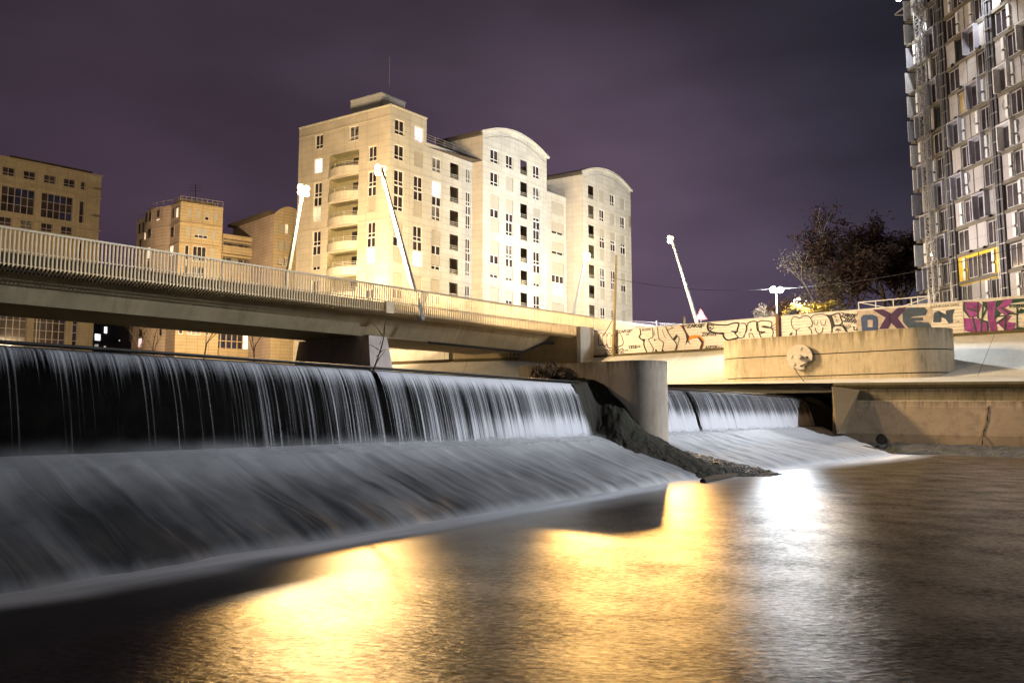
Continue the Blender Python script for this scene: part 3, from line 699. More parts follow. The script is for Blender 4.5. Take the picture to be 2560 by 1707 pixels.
def far_block():
    P0 = at(232, 820, 205); f = Fac(P0, vpdir(3200)); P0.z = 3
    B = empty('distant_building', P0, 'distant dark apartment block seen under the bridge with a few lit windows', 'building')
    zz = lambda py: f.sz(280, py)[1]; aa = lambda px: f.sz(px, 820)[0]
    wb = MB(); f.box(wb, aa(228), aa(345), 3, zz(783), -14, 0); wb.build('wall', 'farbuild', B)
    rf = MB(); f.box(rf, aa(262), aa(315), zz(783), zz(779), -10, -3); rf.build('roof', 'roofdark', B)
    for px, py, w_, h, m in ((264, 825, 7, 16, 'lit'), (244, 843, 14, 16, 'lit'), (241, 865, 10, 9, 'litdim'), (262, 869, 5, 8, 'litwarm'), (245, 823, 12, 20, 'glassblue'), (268, 800, 7, 14, 'glass'), (290, 803, 20, 10, 'glass'), (291, 828, 20, 10, 'farbuild'), (288, 851, 20, 12, 'glass'), (298, 851, 3, 3, 'litwarm')):
        z0, z1 = f.sz(px, py+h/2)[1], f.sz(px, py-h/2)[1]; g = MB(); f.box(g, f.sz(px-w_/2, py)[0], f.sz(px+w_/2, py)[0], z0, z1, .01, .08); g.build('window', m, B)
far_block()

# ================================================================== RIVER BANKS AND GROUND
FA = at(1490, 891, 86); FB = at(2560, 832, 60)
Ff = Fac(FA, (FB.x-FA.x, FB.y-FA.y))          # fence plane; N points at the river
zf0 = 6.75
FL = (Vector((FB.x, FB.y, 0))-Vector((FA.x, FA.y, 0))).length
T = [at(x, 880, y) for x, y in ((-900, 190), (0, 165), (400, 128), (700, 104), (940, 89.5), (1135, 91))]
T = [Vector((p.x, p.y, 0)) for p in T]
zT = [6, 6, 6, 6, 6.2, 6.7]
Tz = [(T[i], zT[i]) for i in range(6)]+[(Vector((FA.x, FA.y, 0)), zf0), (Ff.pt(FL, 0), zf0), (Ff.pt(FL+14, 0), zf0), (Ff.pt(FL+60, 0), zf0)]
def banks():
    g = MB(); far = []
    for p, z in Tz: far.append(p)
    # ground behind the bank edge, out to the horizon, one sheet
    out = [Vector((-1500, 300, 0)), Vector((-1200, 1400, 0)), Vector((-500, 1500, 0)), Vector((-200, 1500, 0)), Vector((0, 1500, 0)), Vector((200, 1500, 0)), Vector((600, 1500, 0)), Vector((1400, 1000, 0)), Vector((1400, 500, 0)), Vector((1400, -200, 0))]
    for i in range(len(Tz)-1):
        a, za = Tz[i]; b, zb = Tz[i+1]
        g.poly([a+Vector((0, 0, za)), b+Vector((0, 0, zb)), out[i+1]+Vector((0, 0, 6.2)), out[i]+Vector((0, 0, 6.2))])
    struct(g.build('ground', 'asphalt', loc=(0, 0, 0)))
    # sloping concrete bank
    b = MB(); low = []
    def nrm(i):
        p = Tz[max(0, i-1)][0]; q = Tz[min(len(Tz)-1, i+1)][0]; d = (q-p).normalized(); n = Vector((d.y, -d.x, 0)); return n
    offs = [8, 8, 8, 8, 9, 10, 14, 12, 12, 12]; zl = [.8, .8, .8, .8, .8, .8, 1.8, 1.8, 1.8, 1.8]
    for i, (p, z) in enumerate(Tz): low.append((p+nrm(i)*offs[i], zl[i]))
    u = 0
    for i in range(len(Tz)-1):
        a, za = Tz[i]; c, zc = Tz[i+1]; la, lza = low[i]; lc, lzc = low[i+1]; l = (c-a).length
        b.poly([la+Vector((0, 0, lza)), lc+Vector((0, 0, lzc)), c+Vector((0, 0, zc)), a+Vector((0, 0, za))], [(u, 0), (u+l, 0), (u+l, 12), (u, 12)]); u += l
    struct(b.build('river_bank', 'bank', loc=(0, 60, 0)))
    k = MB()
    for i in range(4, len(Tz)-1):
        a, za = Tz[i]; c, zc = Tz[i+1]; n = nrm(i)*.45 if i < 6 else Ff.N*.45; up = Vector((0, 0, 1))
        pr = [a-n*.6+up*(za-.3), c-n*.6+up*(zc-.3), c+n+up*(zc-.3), a+n+up*(za-.3)]
        k.hexa([pr[3], pr[2], pr[1], pr[0], pr[3]+up*.4, pr[2]+up*.4, pr[1]+up*.42, pr[0]+up*.42])
    struct(k.build('bank_kerb', 'kerb', loc=(10, 80, 6)))
    # road surface on the right bank behind the fence
    struct(g and None or k) if False else None
banks()

# ================================================================== GRAFFITI HOARDING
FONT = {
 'Z': [[(0, 1), (1, 1), (0, 0), (1, 0)]], 'A': [[(0, 0), (.5, 1), (1, 0)], [(.2, .4), (.85, .4)]], 'R': [[(0, 0), (0, 1), (.9, .8), (.1, .5), (1, 0)]],
 'Q': [[(.5, 0), (0, .5), (.5, 1), (1, .5), (.5, 0)], [(.5, .3), (1.1, -.15)]], 'E': [[(1, 1), (0, .95), (.1, .5), (.8, .5)], [(.1, .5), (0, 0), (1, .05)]],
 'F': [[(1.2, 1), (0, .9), (.1, 0)], [(0, .5), (.8, .55)]], 'O': [[(.5, 0), (0, .5), (.5, 1), (1, .5), (.5, 0)]], 'S': [[(1, .9), (.4, 1), (.1, .7), (.9, .35), (.6, 0), (0, .1)]],
 'T': [[(0, 1), (1, 1)], [(.5, 1), (.5, 0)]], 'X': [[(0, 0), (1, 1)], [(0, 1), (1, 0)]], 'N': [[(0, 0), (0, 1), (1, 0), (1, 1)]], 'Y': [[(0, 1), (.5, .5), (1, 1)], [(.5, .5), (.4, 0)]],
 'K': [[(0, 0), (0, 1)], [(1, 1), (0, .5), (1, 0)]], 'B': [[(0, 0), (0, 1), (.8, .8), (0, .5), (.9, .25), (0, 0)]], 'P': [[(0, 0), (0, 1), (.9, .8), (0, .45)]], 'V': [[(0, 1), (.5, 0), (1, 1)]],
 'C': [[(1, .9), (.4, 1), (0, .5), (.4, 0), (1, .1)]], 'D': [[(0, 0), (0, 1), (.9, .5), (0, 0)]], '8': [[(.9, 1), (.2, .9), (.5, .55), (1, .2), (.4, 0), (0, .3), (.6, .5), (1, .9)]], '2': [[(0, .8), (.5, 1), (.9, .7), (0, 0), (1, 0)]],
 '1': [[(.2, .8), (.5, 1), (.5, 0)]], '3': [[(0, 1), (.9, .8), (.4, .5), (.9, .2), (0, 0)]], '-': [[(.1, .5), (.9, .5)]], ':': [[(.3, .7), (.6, .7)], [(.3, .25), (.6, .25)]], '4': [[(.7, 0), (.7, 1), (0, .3), (1, .3)]], '7': [[(0, 1), (1, 1), (.4, 0)]], 'L': [[(0, 1), (0, 0), (.8, 0)]], 'U': [[(0, 1), (.1, .1), (.8, 0), (1, 1)]], 'M': [[(0, 0), (.2, 1), (.5, .4), (.9, 1), (1, 0)]]}
def fence():
    ztopA = Ff.sz(1490, 830)[1]; ztopB = Ff.sz(2560, 743)[1]; zt = (ztopA+ztopB)/2; z0 = zf0+.1
    sp = Ff.sz(1946, 800)[0]
    def panel(name, a0, a1, label, col_mat, base):
        o0 = empty(name, Ff.pt((a0+a1)/2, z0), label, 'hoarding')
        b = MB(); n = 9; h = (zt-z0)/n
        for i in range(n):
            za, zb = z0+h*i, z0+h*(i+1); g = .022
            for (p, q) in (((za, -.05), (za+g, .03)), ((za+g, .03), (zb-g, .035)), ((zb-g, .035), (zb, -.05))):
                b.poly([Ff.pt(a0, p[0], p[1]), Ff.pt(a1, p[0], p[1]), Ff.pt(a1, q[0], q[1]), Ff.pt(a0, q[0], q[1])])
        b.poly([Ff.pt(a1, z0, -.08), Ff.pt(a0, z0, -.08), Ff.pt(a0, zt, -.08), Ff.pt(a1, zt, -.08)])
        b.poly([Ff.pt(a0, zt, 0), Ff.pt(a1, zt, 0), Ff.pt(a1, zt, -.04), Ff.pt(a0, zt, -.04)])
        b.build('panel', col_mat, o0)
        cp = MB(); Ff.box(cp, a0, a1, zt+.003, zt+.1, -.07, .06); cp.build('coping', 'twhite', o0)
        ps = MB(); k = int((a1-a0)/3)
        for i in range(k+1): Ff.box(ps, a0+(a1-a0)*i/k-.05, a0+(a1-a0)*i/k+.05, z0-.1, zt, -.2, -.06)
        ps.build('rear_posts', 'greyrail', o0)
        return o0
    pal = plain('cream_sheet_metal', (.80, .75, .68), .45, .1, var=.06)
    M['sheet'] = pal
    a_l = Ff.sz(1484, 860)[0]
    p1 = panel('hoarding', a_l, sp-.25, 'cream ribbed metal hoarding with spray painted outline letters, left of the dark post', 'sheet', 0)
    aR = Ff.sz(2409, 790)[0]
    p2 = panel('hoarding', sp+.25, aR-.02, 'pink beige ribbed hoarding with a smiling face and the big letters OXEN', 'sheet', 0)
    p3 = panel('hoarding', aR+.02, FL+10, 'ribbed hoarding covered in magenta and dark green graffiti at the right edge', 'sheet', 0)
    def P(px, py, o): s, z = Ff.sz(px, py); return Ff.pt(s, min(max(z, z0+.02), zt-.02), o)
    cnt = [0]
    def stroke(mb, pts, wd, mi=0):
        cnt[0] += 1; o = .045+.0006*(cnt[0] % 40)
        q = [P(x, y, o) for x, y in pts]
        for i in range(len(q)-1):
            d = q[i+1]-q[i]
            if d.length < 1e-4: continue
            t = Ff.N.cross(d).normalized()*wd*.4; e = d.normalized()*wd*.35
            mb.poly([q[i]-t-e, q[i+1]-t+e, q[i+1]+t+e, q[i]+t-e], mi=mi)
    def fill(mb, pts, mi=0, o=.04):
        mb.poly([P(x, y, o) for x, y in pts][::-1], mi=mi)
    def text(mb, s_, x, y, cw, ch, wd, slope=-.08, mi=0):
        for i, c in enumerate(s_):
            for st in FONT.get(c, []): stroke(mb, [(x+i*cw*1.12+u*cw, y-v*ch+slope*(i*cw*1.12+u*cw)) for u, v in st], wd, mi)
    def crv(pts, n=4):   # catmull-rom through photo points
        out = []
        for i in range(len(pts)-1):
            p0, p1, p2, p3 = pts[max(0, i-1)], pts[i], pts[i+1], pts[min(len(pts)-1, i+2)]
            for k in range(n):
                t = k/n
                out.append(tuple(.5*((2*p1[j])+(-p0[j]+p2[j])*t+(2*p0[j]-5*p1[j]+4*p2[j]-p3[j])*t*t+(-p0[j]+3*p1[j]-3*p2[j]+p3[j])*t**3) for j in (0, 1)))
        return out+[pts[-1]]
    Z1 = lambda x, y: (1480+x/6.533, 790+y/6.533)
    def s1(mb, pts, wd, mi=0): stroke(mb, [Z1(*p) for p in pts], wd, mi)
    # bubble tag at the far left
    g = MB()
    for a, b_ in ((110, 200), (170, 260), (240, 330), (320, 410), (390, 490)): s1(g, crv([(a, 330), ((a+b_)/2, 270), (b_, 330)]), .07)
    s1(g, crv([(110, 330), (108, 400), (115, 470), (150, 480), (180, 460), (210, 490), (250, 460)]), .12); s1(g, crv([(250, 460), (270, 515), (330, 515), (370, 480), (400, 520), (440, 500), (500, 470), (515, 430), (490, 330)]), .12)
    for x in (180, 240, 310, 380): s1(g, [(x, 330), (x, 470)], .06)
    g.build('graffiti', 'purple', p1)
    g = MB(); text(g, 'ZARQF', *Z1(430, 280), 6.5, 7, .09); text(g, 'ZORO2-', *Z1(205, 620), 9, 10, .1); text(g, '1312-:', *Z1(600, 530), 4.6, 6, .11)
    text(g, '-ZARQF', *Z1(1500, 190), 8, 9, .11, -.02); text(g, 'ZOROS', *Z1(1800, 325), 6.5, 8, .1, -.03); text(g, '4OPER-:', *Z1(1855, 535), 5.6, 7, .08, -.03); text(g, 'IV8', *Z1(520, 320), 4, 4, .05)
    stroke(g, crv([Z1(1990, 160), Z1(1920, 145), Z1(1900, 180), Z1(1950, 190), Z1(1900, 220), Z1(1930, 240), Z1(1990, 190)]), .12)
    text(g, '3CYSYK', *Z1(820, 240), 3.3, 4, .05); g.build('graffiti', 'ink', p1)
    # outline letters with thick black spikes
    g = MB()
    for pts, wd in (([(785, 200), (800, 290), (775, 340), (820, 385), (860, 385), (850, 440), (860, 500), (900, 590)], .16), ([(990, 190), (1000, 300), (990, 350), (930, 380), (960, 450), (1005, 530), (995, 580)], .1), ([(1075, 175), (1080, 260), (1100, 370), (1170, 430), (1165, 490), (1145, 570)], .1),
                    ([(1205, 165), (1240, 250), (1300, 350), (1370, 430), (1385, 490), (1360, 560)], .13), ([(1305, 155), (1310, 200)], .06), ([(1240, 230), (1340, 190)], .06), ([(1150, 220), (1180, 310), (1210, 360)], .06), ([(1015, 230), (1025, 320)], .05), ([(1420, 330), (1425, 400), (1400, 490), (1385, 540), (1400, 565)], .08), ([(1010, 380), (1100, 380)], .05)):
        s1(g, crv(pts), wd)
    for pl in ([(1030, 580), (1045, 530), (1080, 580)], [(1140, 575), (1155, 535), (1185, 575)], [(1325, 370), (1385, 295), (1410, 330), (1350, 410)], [(1012, 385), (1045, 385), (1025, 412)], [(820, 380), (870, 378), (862, 410), (830, 410)],
               [(1455, 145), (1500, 148), (1540, 250), (1590, 330), (1580, 400), (1620, 470), (1565, 420), (1525, 480), (1545, 380), (1530, 290)], [(1720, 340), (1760, 345), (1830, 420), (1820, 480), (1800, 545), (1755, 545), (1790, 440)]):
        fill(g, [Z1(*p) for p in pl], 0, .05)
    g.build('graffiti', 'ink', p1)
    g = MB()
    for pl in ([(1430, 145), (1460, 150), (1545, 290), (1600, 330), (1680, 310), (1780, 320), (1840, 400), (1830, 490), (1810, 545), (1790, 545), (1800, 440), (1740, 350), (1640, 370), (1590, 400), (1550, 350), (1500, 230)],): fill(g, [Z1(*p) for p in pl], 0, .042)
    g.build('graffiti', 'orange', p1)
    # TOAS throw-up
    Z2 = lambda x, y: (1800+x/6.189, 780+y/6.189)
    def s2(mb, pts, wd, mi=0): stroke(mb, [Z2(*p) for p in pts], wd, mi)
    g = MB()
    for pts, wd in (([(-180, 165), (-100, 190), (0, 200), (120, 200), (200, 175), (290, 175), (270, 270), (265, 300), (180, 300)], .16), ([(-180, 165), (-190, 240), (-150, 300), (-20, 330), (50, 330), (60, 380), (120, 435), (230, 415), (275, 400)], .22), ([(330, 178), (390, 180), (410, 230), (400, 300), (370, 380), (310, 405), (250, 350), (215, 300)], .12), ([(300, 175), (285, 240), (270, 290)], .1),
                    ([(415, 290), (440, 170), (570, 150), (600, 300), (640, 390)], .12), ([(360, 390), (415, 290), (420, 220)], .1), ([(450, 330), (460, 395)], .08), ([(500, 330), (530, 395)], .1), ([(450, 330), (500, 330)], .08),
                    ([(570, 170), (640, 135), (720, 140), (800, 160), (785, 240), (700, 240), (650, 225), (710, 220), (790, 250), (825, 300), (815, 380)], .12), ([(570, 170), (575, 250), (600, 300), (690, 310), (620, 340), (640, 390)], .14), ([(790, 240), (850, 190), (880, 185)], .07), ([(800, 245), (880, 240)], .06), ([(800, 250), (850, 275), (880, 280)], .07)):
        s2(g, crv(pts), wd)
    for pl in ([(645, 218), (720, 225), (780, 240), (700, 243), (650, 235)], [(170, 302), (262, 298), (268, 320), (235, 345), (215, 315)], [(465, 290), (485, 245), (497, 290)], [(300, 330), (315, 308), (318, 340)], [(590, 300), (700, 300), (715, 318), (600, 318)], [(0, 330), (50, 325), (60, 350), (0, 345)], [(360, 380), (395, 320), (380, 400)]):
        fill(g, [Z2(*p) for p in pl], 0, .05)
    g.build('graffiti', 'ink', p1)
    # smiling bubble letters
    Z3 = lambda x, y: (1960+x/7.84, 740+y/7.84)
    def s3(mb, pts, wd, mi=0): stroke(mb, [Z3(*p) for p in pts], wd, mi)
    g = MB()
    for pts, wd in (([(190, 410), (150, 470), (150, 560), (200, 650), (260, 660), (310, 635)], .08), ([(190, 410), (250, 410), (310, 435), (370, 395), (450, 390), (500, 410), (550, 490), (555, 580), (490, 620), (530, 660), (545, 740)], .1), ([(245, 665), (240, 770)], .12), ([(530, 430), (580, 380), (700, 360), (800, 365), (880, 430), (930, 560), (940, 720)], .09),
                    ([(590, 490), (600, 550), (650, 565), (668, 490)], .06), ([(720, 490), (740, 560), (800, 565), (822, 480)], .07), ([(612, 625), (640, 700), (700, 740), (750, 700), (765, 620)], .09), ([(445, 612), (510, 612)], .06), ([(960, 370), (1080, 340), (1110, 420), (1140, 540), (1000, 580), (960, 470), (930, 390), (960, 370)], .13), ([(945, 700), (950, 620), (1010, 580), (1090, 580), (1180, 600), (1240, 700)], .13)):
        s3(g, crv(pts), wd)
    for pl in ([(800, 362), (930, 370), (960, 480), (985, 580), (950, 600), (930, 520), (880, 420)], [(1130, 575), (1170, 560), (1245, 700), (1205, 700)], [(100, 770), (130, 720), (190, 715), (160, 740), (165, 768)]): fill(g, [Z3(*p) for p in pl], 0, .05)
    s3(g, [(1005, 380), (1020, 410), (985, 415), (1035, 405)], .05); s3(g, [(1020, 440), (1050, 520)], .05); s3(g, [(1010, 480), (1080, 465)], .05); s3(g, [(1015, 670), (1060, 640), (1120, 668), (1010, 672)], .06); s3(g, [(1060, 640), (1068, 715)], .06)
    text(g, 'ZAROF', *Z3(1130, 405), 7, 9, .1, .1); text(g, 'ZOSO', *Z3(1180, 500), 7, 9, .1, .12); s3(g, crv([(1370, 600), (1380, 660), (1430, 665), (1430, 630)]), .09)
    for k in range(4): s3(g, [(1200+k*30, 590-k*12), (1250+k*22, 650-k*12)], .06)
    g.build('graffiti', 'ink', p2)
    # OXEN
    g = MB(); fill(g, [(2143, 779), (2148, 778), (2206, 775), (2213, 770), (2240, 771), (2330, 766), (2335, 790), (2320, 834), (2140, 834)], 0, .037); g.build('graffiti', 'chrome', p2)
    g = MB()
    for pl in ([Z3(1510, 430), Z3(1560, 370), Z3(1740, 365), Z3(1830, 400), Z3(1850, 470), Z3(1640, 470), Z3(1640, 690), Z3(1530, 690)], [Z3(1740, 469), Z3(1851, 469), Z3(1850, 690), Z3(1740, 690)], [Z3(1639, 610), Z3(1741, 610), Z3(1741, 690), Z3(1639, 690)]): fill(g, pl, 0, .05)
    g.build('graffiti', 'blue', p2)
    Z4 = lambda x, y: (2180+x/6.189, 730+y/6.189)
    g = MB()
    for pl in ([(10, 275), (170, 265), (300, 330), (250, 420), (180, 380)], [(400, 245), (545, 235), (480, 320), (400, 400), (520, 560), (385, 562), (290, 470), (240, 400), (300, 330)], [(210, 400), (300, 440), (290, 500), (250, 570), (110, 575)]): fill(g, [Z4(*p) for p in pl], 0, .052)
    g.build('graffiti', 'purple', p2)
    g = MB()
    for pl in ([(470, 310), (560, 240), (820, 240), (865, 290), (830, 360), (620, 385), (600, 400), (790, 390), (800, 440), (640, 455), (880, 470), (930, 550), (560, 555), (480, 460)],): fill(g, [Z4(*p) for p in pl], 0, .046)
    for pl in ([(945, 470), (960, 320), (1030, 290), (1080, 340), (1070, 470)], [(1030, 290), (1150, 350), (1140, 290), (1285, 265), (1250, 360), (1255, 475), (1190, 490), (1140, 420), (1060, 380)]): fill(g, [Z4(*p) for p in pl], 0, .046)
    g.build('graffiti', 'teal', p2)
    g = MB(); text(g, 'DENROSCOMS', *Z4(910, 250), 6.4, 6, .045, -.09); text(g, 'V8', *Z4(1300, 470), 4, 4, .03); g.build('graffiti', 'inkthin', p2)
    # magenta piece
    g = MB(); e = lambda *a: [Z4(*p) for p in a]
    for pl in ([(1420, 150), (1650, 150), (1700, 200), (1640, 380), (1520, 400), (1420, 300)], [(1420, 400), (1620, 410), (1800, 480), (1790, 620), (1560, 640), (1440, 600)], [(1780, 150), (1920, 135), (1900, 330), (1950, 640), (1830, 640), (1790, 400)], [(2050, 115), (2180, 105), (2130, 200), (2060, 250), (2240, 340), (2050, 360), (1940, 260)], [(2060, 370), (2160, 370), (2100, 460), (2230, 480), (2200, 620), (2060, 630), (1930, 470)]): fill(g, e(*pl), 0, .046)
    g.build('graffiti', 'magenta', p3)
    g = MB()
    for pl in ([(1415, 150), (1445, 150), (1440, 260), (1530, 400), (1500, 400), (1415, 290)], [(1700, 150), (1780, 150), (1790, 260), (1730, 390), (1690, 390), (1760, 260)], [(1925, 135), (2050, 118), (1960, 220), (1930, 260), (2000, 330), (1960, 380), (1900, 430), (1900, 330)], [(2180, 105), (2500, 95), (2500, 125), (2150, 180)], [(2150, 600), (2260, 540), (2500, 560), (2500, 640), (1440, 645), (1450, 625), (2000, 630)], [(2235, 240), (2260, 240), (2260, 560), (2235, 560)], [(1640, 400), (1800, 460), (1810, 600), (1780, 620), (1770, 480), (1650, 420)]): fill(g, e(*pl), 0, .052)
    for pts in ([(1470, 250), (1620, 300)], [(1560, 400), (1620, 640)], [(1640, 160), (1640, 400)], [(1720, 200), (1690, 620)], [(1910, 380), (2060, 370), (2160, 330)], [(2080, 370), (2060, 630)], [(1930, 480), (2060, 400)], [(2000, 240), (2120, 330), (2240, 345)]): stroke(g, e(*pts), .14)
    text(g, 'ETERNO', *Z4(2130, 235), 5.5, 6, .07, -.02); text(g, 'VBS', *Z4(2250, 330), 8, 10, .1, -.02); g.build('graffiti', 'green', p3)
    # post in front
    b = MB(); Ff.box(b, sp-.2, sp+.08, z0-.3, zt+.35, -.1, .22); b.build('post_body', 'brownm', None)
    return sp, zt, z0
sp, ztf, zf = fence()
pb = bpy.data.objects['post_body']; pb.name = 'steel_post'; tag(pb, 'rusty brown steel post standing between the two graffiti hoardings', 'post')

def fence_extras():
    # white guard rail on top
    r = MB(); a0, a1 = Ff.sz(2143, 775)[0], Ff.sz(2322, 752)[0]
    zz = lambda t: ztf+.12+1.0*t
    Ff.box(r, a0, a1, ztf+.75, ztf+.84, -.55, -.47)
    for i in range(5): x = a0+(a1-a0)*i/4; Ff.box(r, x-.04, x+.04, ztf-.6, ztf+.75, -.55, -.47)
    r.bar(Ff.pt(a0, ztf+.8, -.5), Ff.pt(a0+2.2, ztf+.15, -.5), .07); r.bar(Ff.pt(a1-2.2, ztf+.1, -.5), Ff.pt(a1, ztf+.7, -.5), .07)
    tag(r.build('guard_rail', 'twhite'), 'white tubular guard rail rising behind the OXEN hoarding', 'railing')
    # mesh fence behind, left
    m = MB(); g = Fac(at(1578, 820, 92), (1, -.05)); h0, h1 = 6.5, g.sz(1600, 802)[1]; a1 = g.sz(1722, 820)[0]
    for i in range(30): x = a1*i/29; m.bar(g.pt(x, h0), g.pt(x, h1-.5*i/29), .03)
    for i in range(14): m.bar(g.pt(0, h0+(h1-h0)*i/13), g.pt(a1, h0+(h1-.5-h0)*i/13), .03)
    root = empty('mesh_fence', g.pt(0, 6.2), 'wire mesh fence panel with a pale post behind the hoarding beside the bridge end', 'fence')
    m.build('mesh', 'greyrail', root)
    b = MB(); b.tube([g.pt(g.sz(1641, 820)[0], 6.2, .1), g.pt(g.sz(1641, 820)[0], h1, .1)], .09, 8); b.build('post', 'pole', root)
    # pointed wooden stake
    s = MB(); p = at(1711, 820, 79); x, y = p.x, p.y; s.tube([(x, y, 6.7), (x, y, 9.9), (x, y, at(1711, 788, 79).z)], [.12, .12, .01], 6)
    tag(s.build('stake', 'wood'), 'pointed ochre wooden stake sticking up behind the hoarding', 'stake')
    # warning triangle
    p = at(1752, 790, 95); root = empty('road_sign', (p.x, p.y, 6.5), 'triangular red and white warning sign seen at the foot of the right lamp pole', 'sign')
    b = MB(); b.tube([(p.x, p.y, 6.5), (p.x, p.y, p.z-.4)], .04, 6); b.build('post', 'greyrail', root)
    def tri(r_, y0, y1, mt, nm):
        b = MB(); q = [(p.x+r_*math.sin(a), p.z+r_*math.cos(a)) for a in (0, 2.094, 4.189)]
        f_ = [(x, p.y+y0, z) for x, z in q]; k_ = [(x, p.y+y1, z) for x, z in q]
        b.poly(f_); b.poly(k_[::-1]); 
        for i in range(3): b.poly([f_[i], k_[i], k_[(i+1) % 3], f_[(i+1) % 3]])
        b.build(nm, mt, root)
    tri(.95, -.03, 0, 'signred', 'border'); tri(.62, -.05, -.034, 'sign', 'face')
    # wooden utility pole and cables
    q = at(1532, 830, 84); root = empty('utility_pole', (q.x, q.y, 6.4), 'weathered wooden utility pole leaning slightly in front of the second gable', 'pole')
    top = at(1541, 638, 84); b = MB(); b.tube([(q.x, q.y, 6.4), top], [.2, .13], 10); b.build('shaft', 'wood', root)
    b = MB(); e = at(1510, 838, 84); b.tube([at(1531, 800, 84), e], .05, 6); b.build('brace', 'brownm', root)
    c = MB(); w0 = at(1541, 697, 84); w1 = at(1590, 705, 88); w2 = at(1944, 722, 75)
    pts = []
    for i in range(25): t = i/24; p_ = w0.lerp(w2, t); p_.z -= 1.2*4*t*(1-t)*.5; pts.append(p_)
    c.tube(pts, .022, 5); tag(c.build('cable', 'blackm'), 'thin sagging cable from the wooden pole to the white floodlight pole', 'cable')
    c = MB(); w3 = at(2700, 575, 52); pts = []
    for i in range(30): t = i/29; p_ = w2.lerp(w3, t); p_.z -= .8*4*t*(1-t); pts.append(p_)
    c.tube(pts, .025, 5); tag(c.build('cable', 'blackm'), 'long black cable rising to the right in front of the tower block', 'cable')
fence_extras()

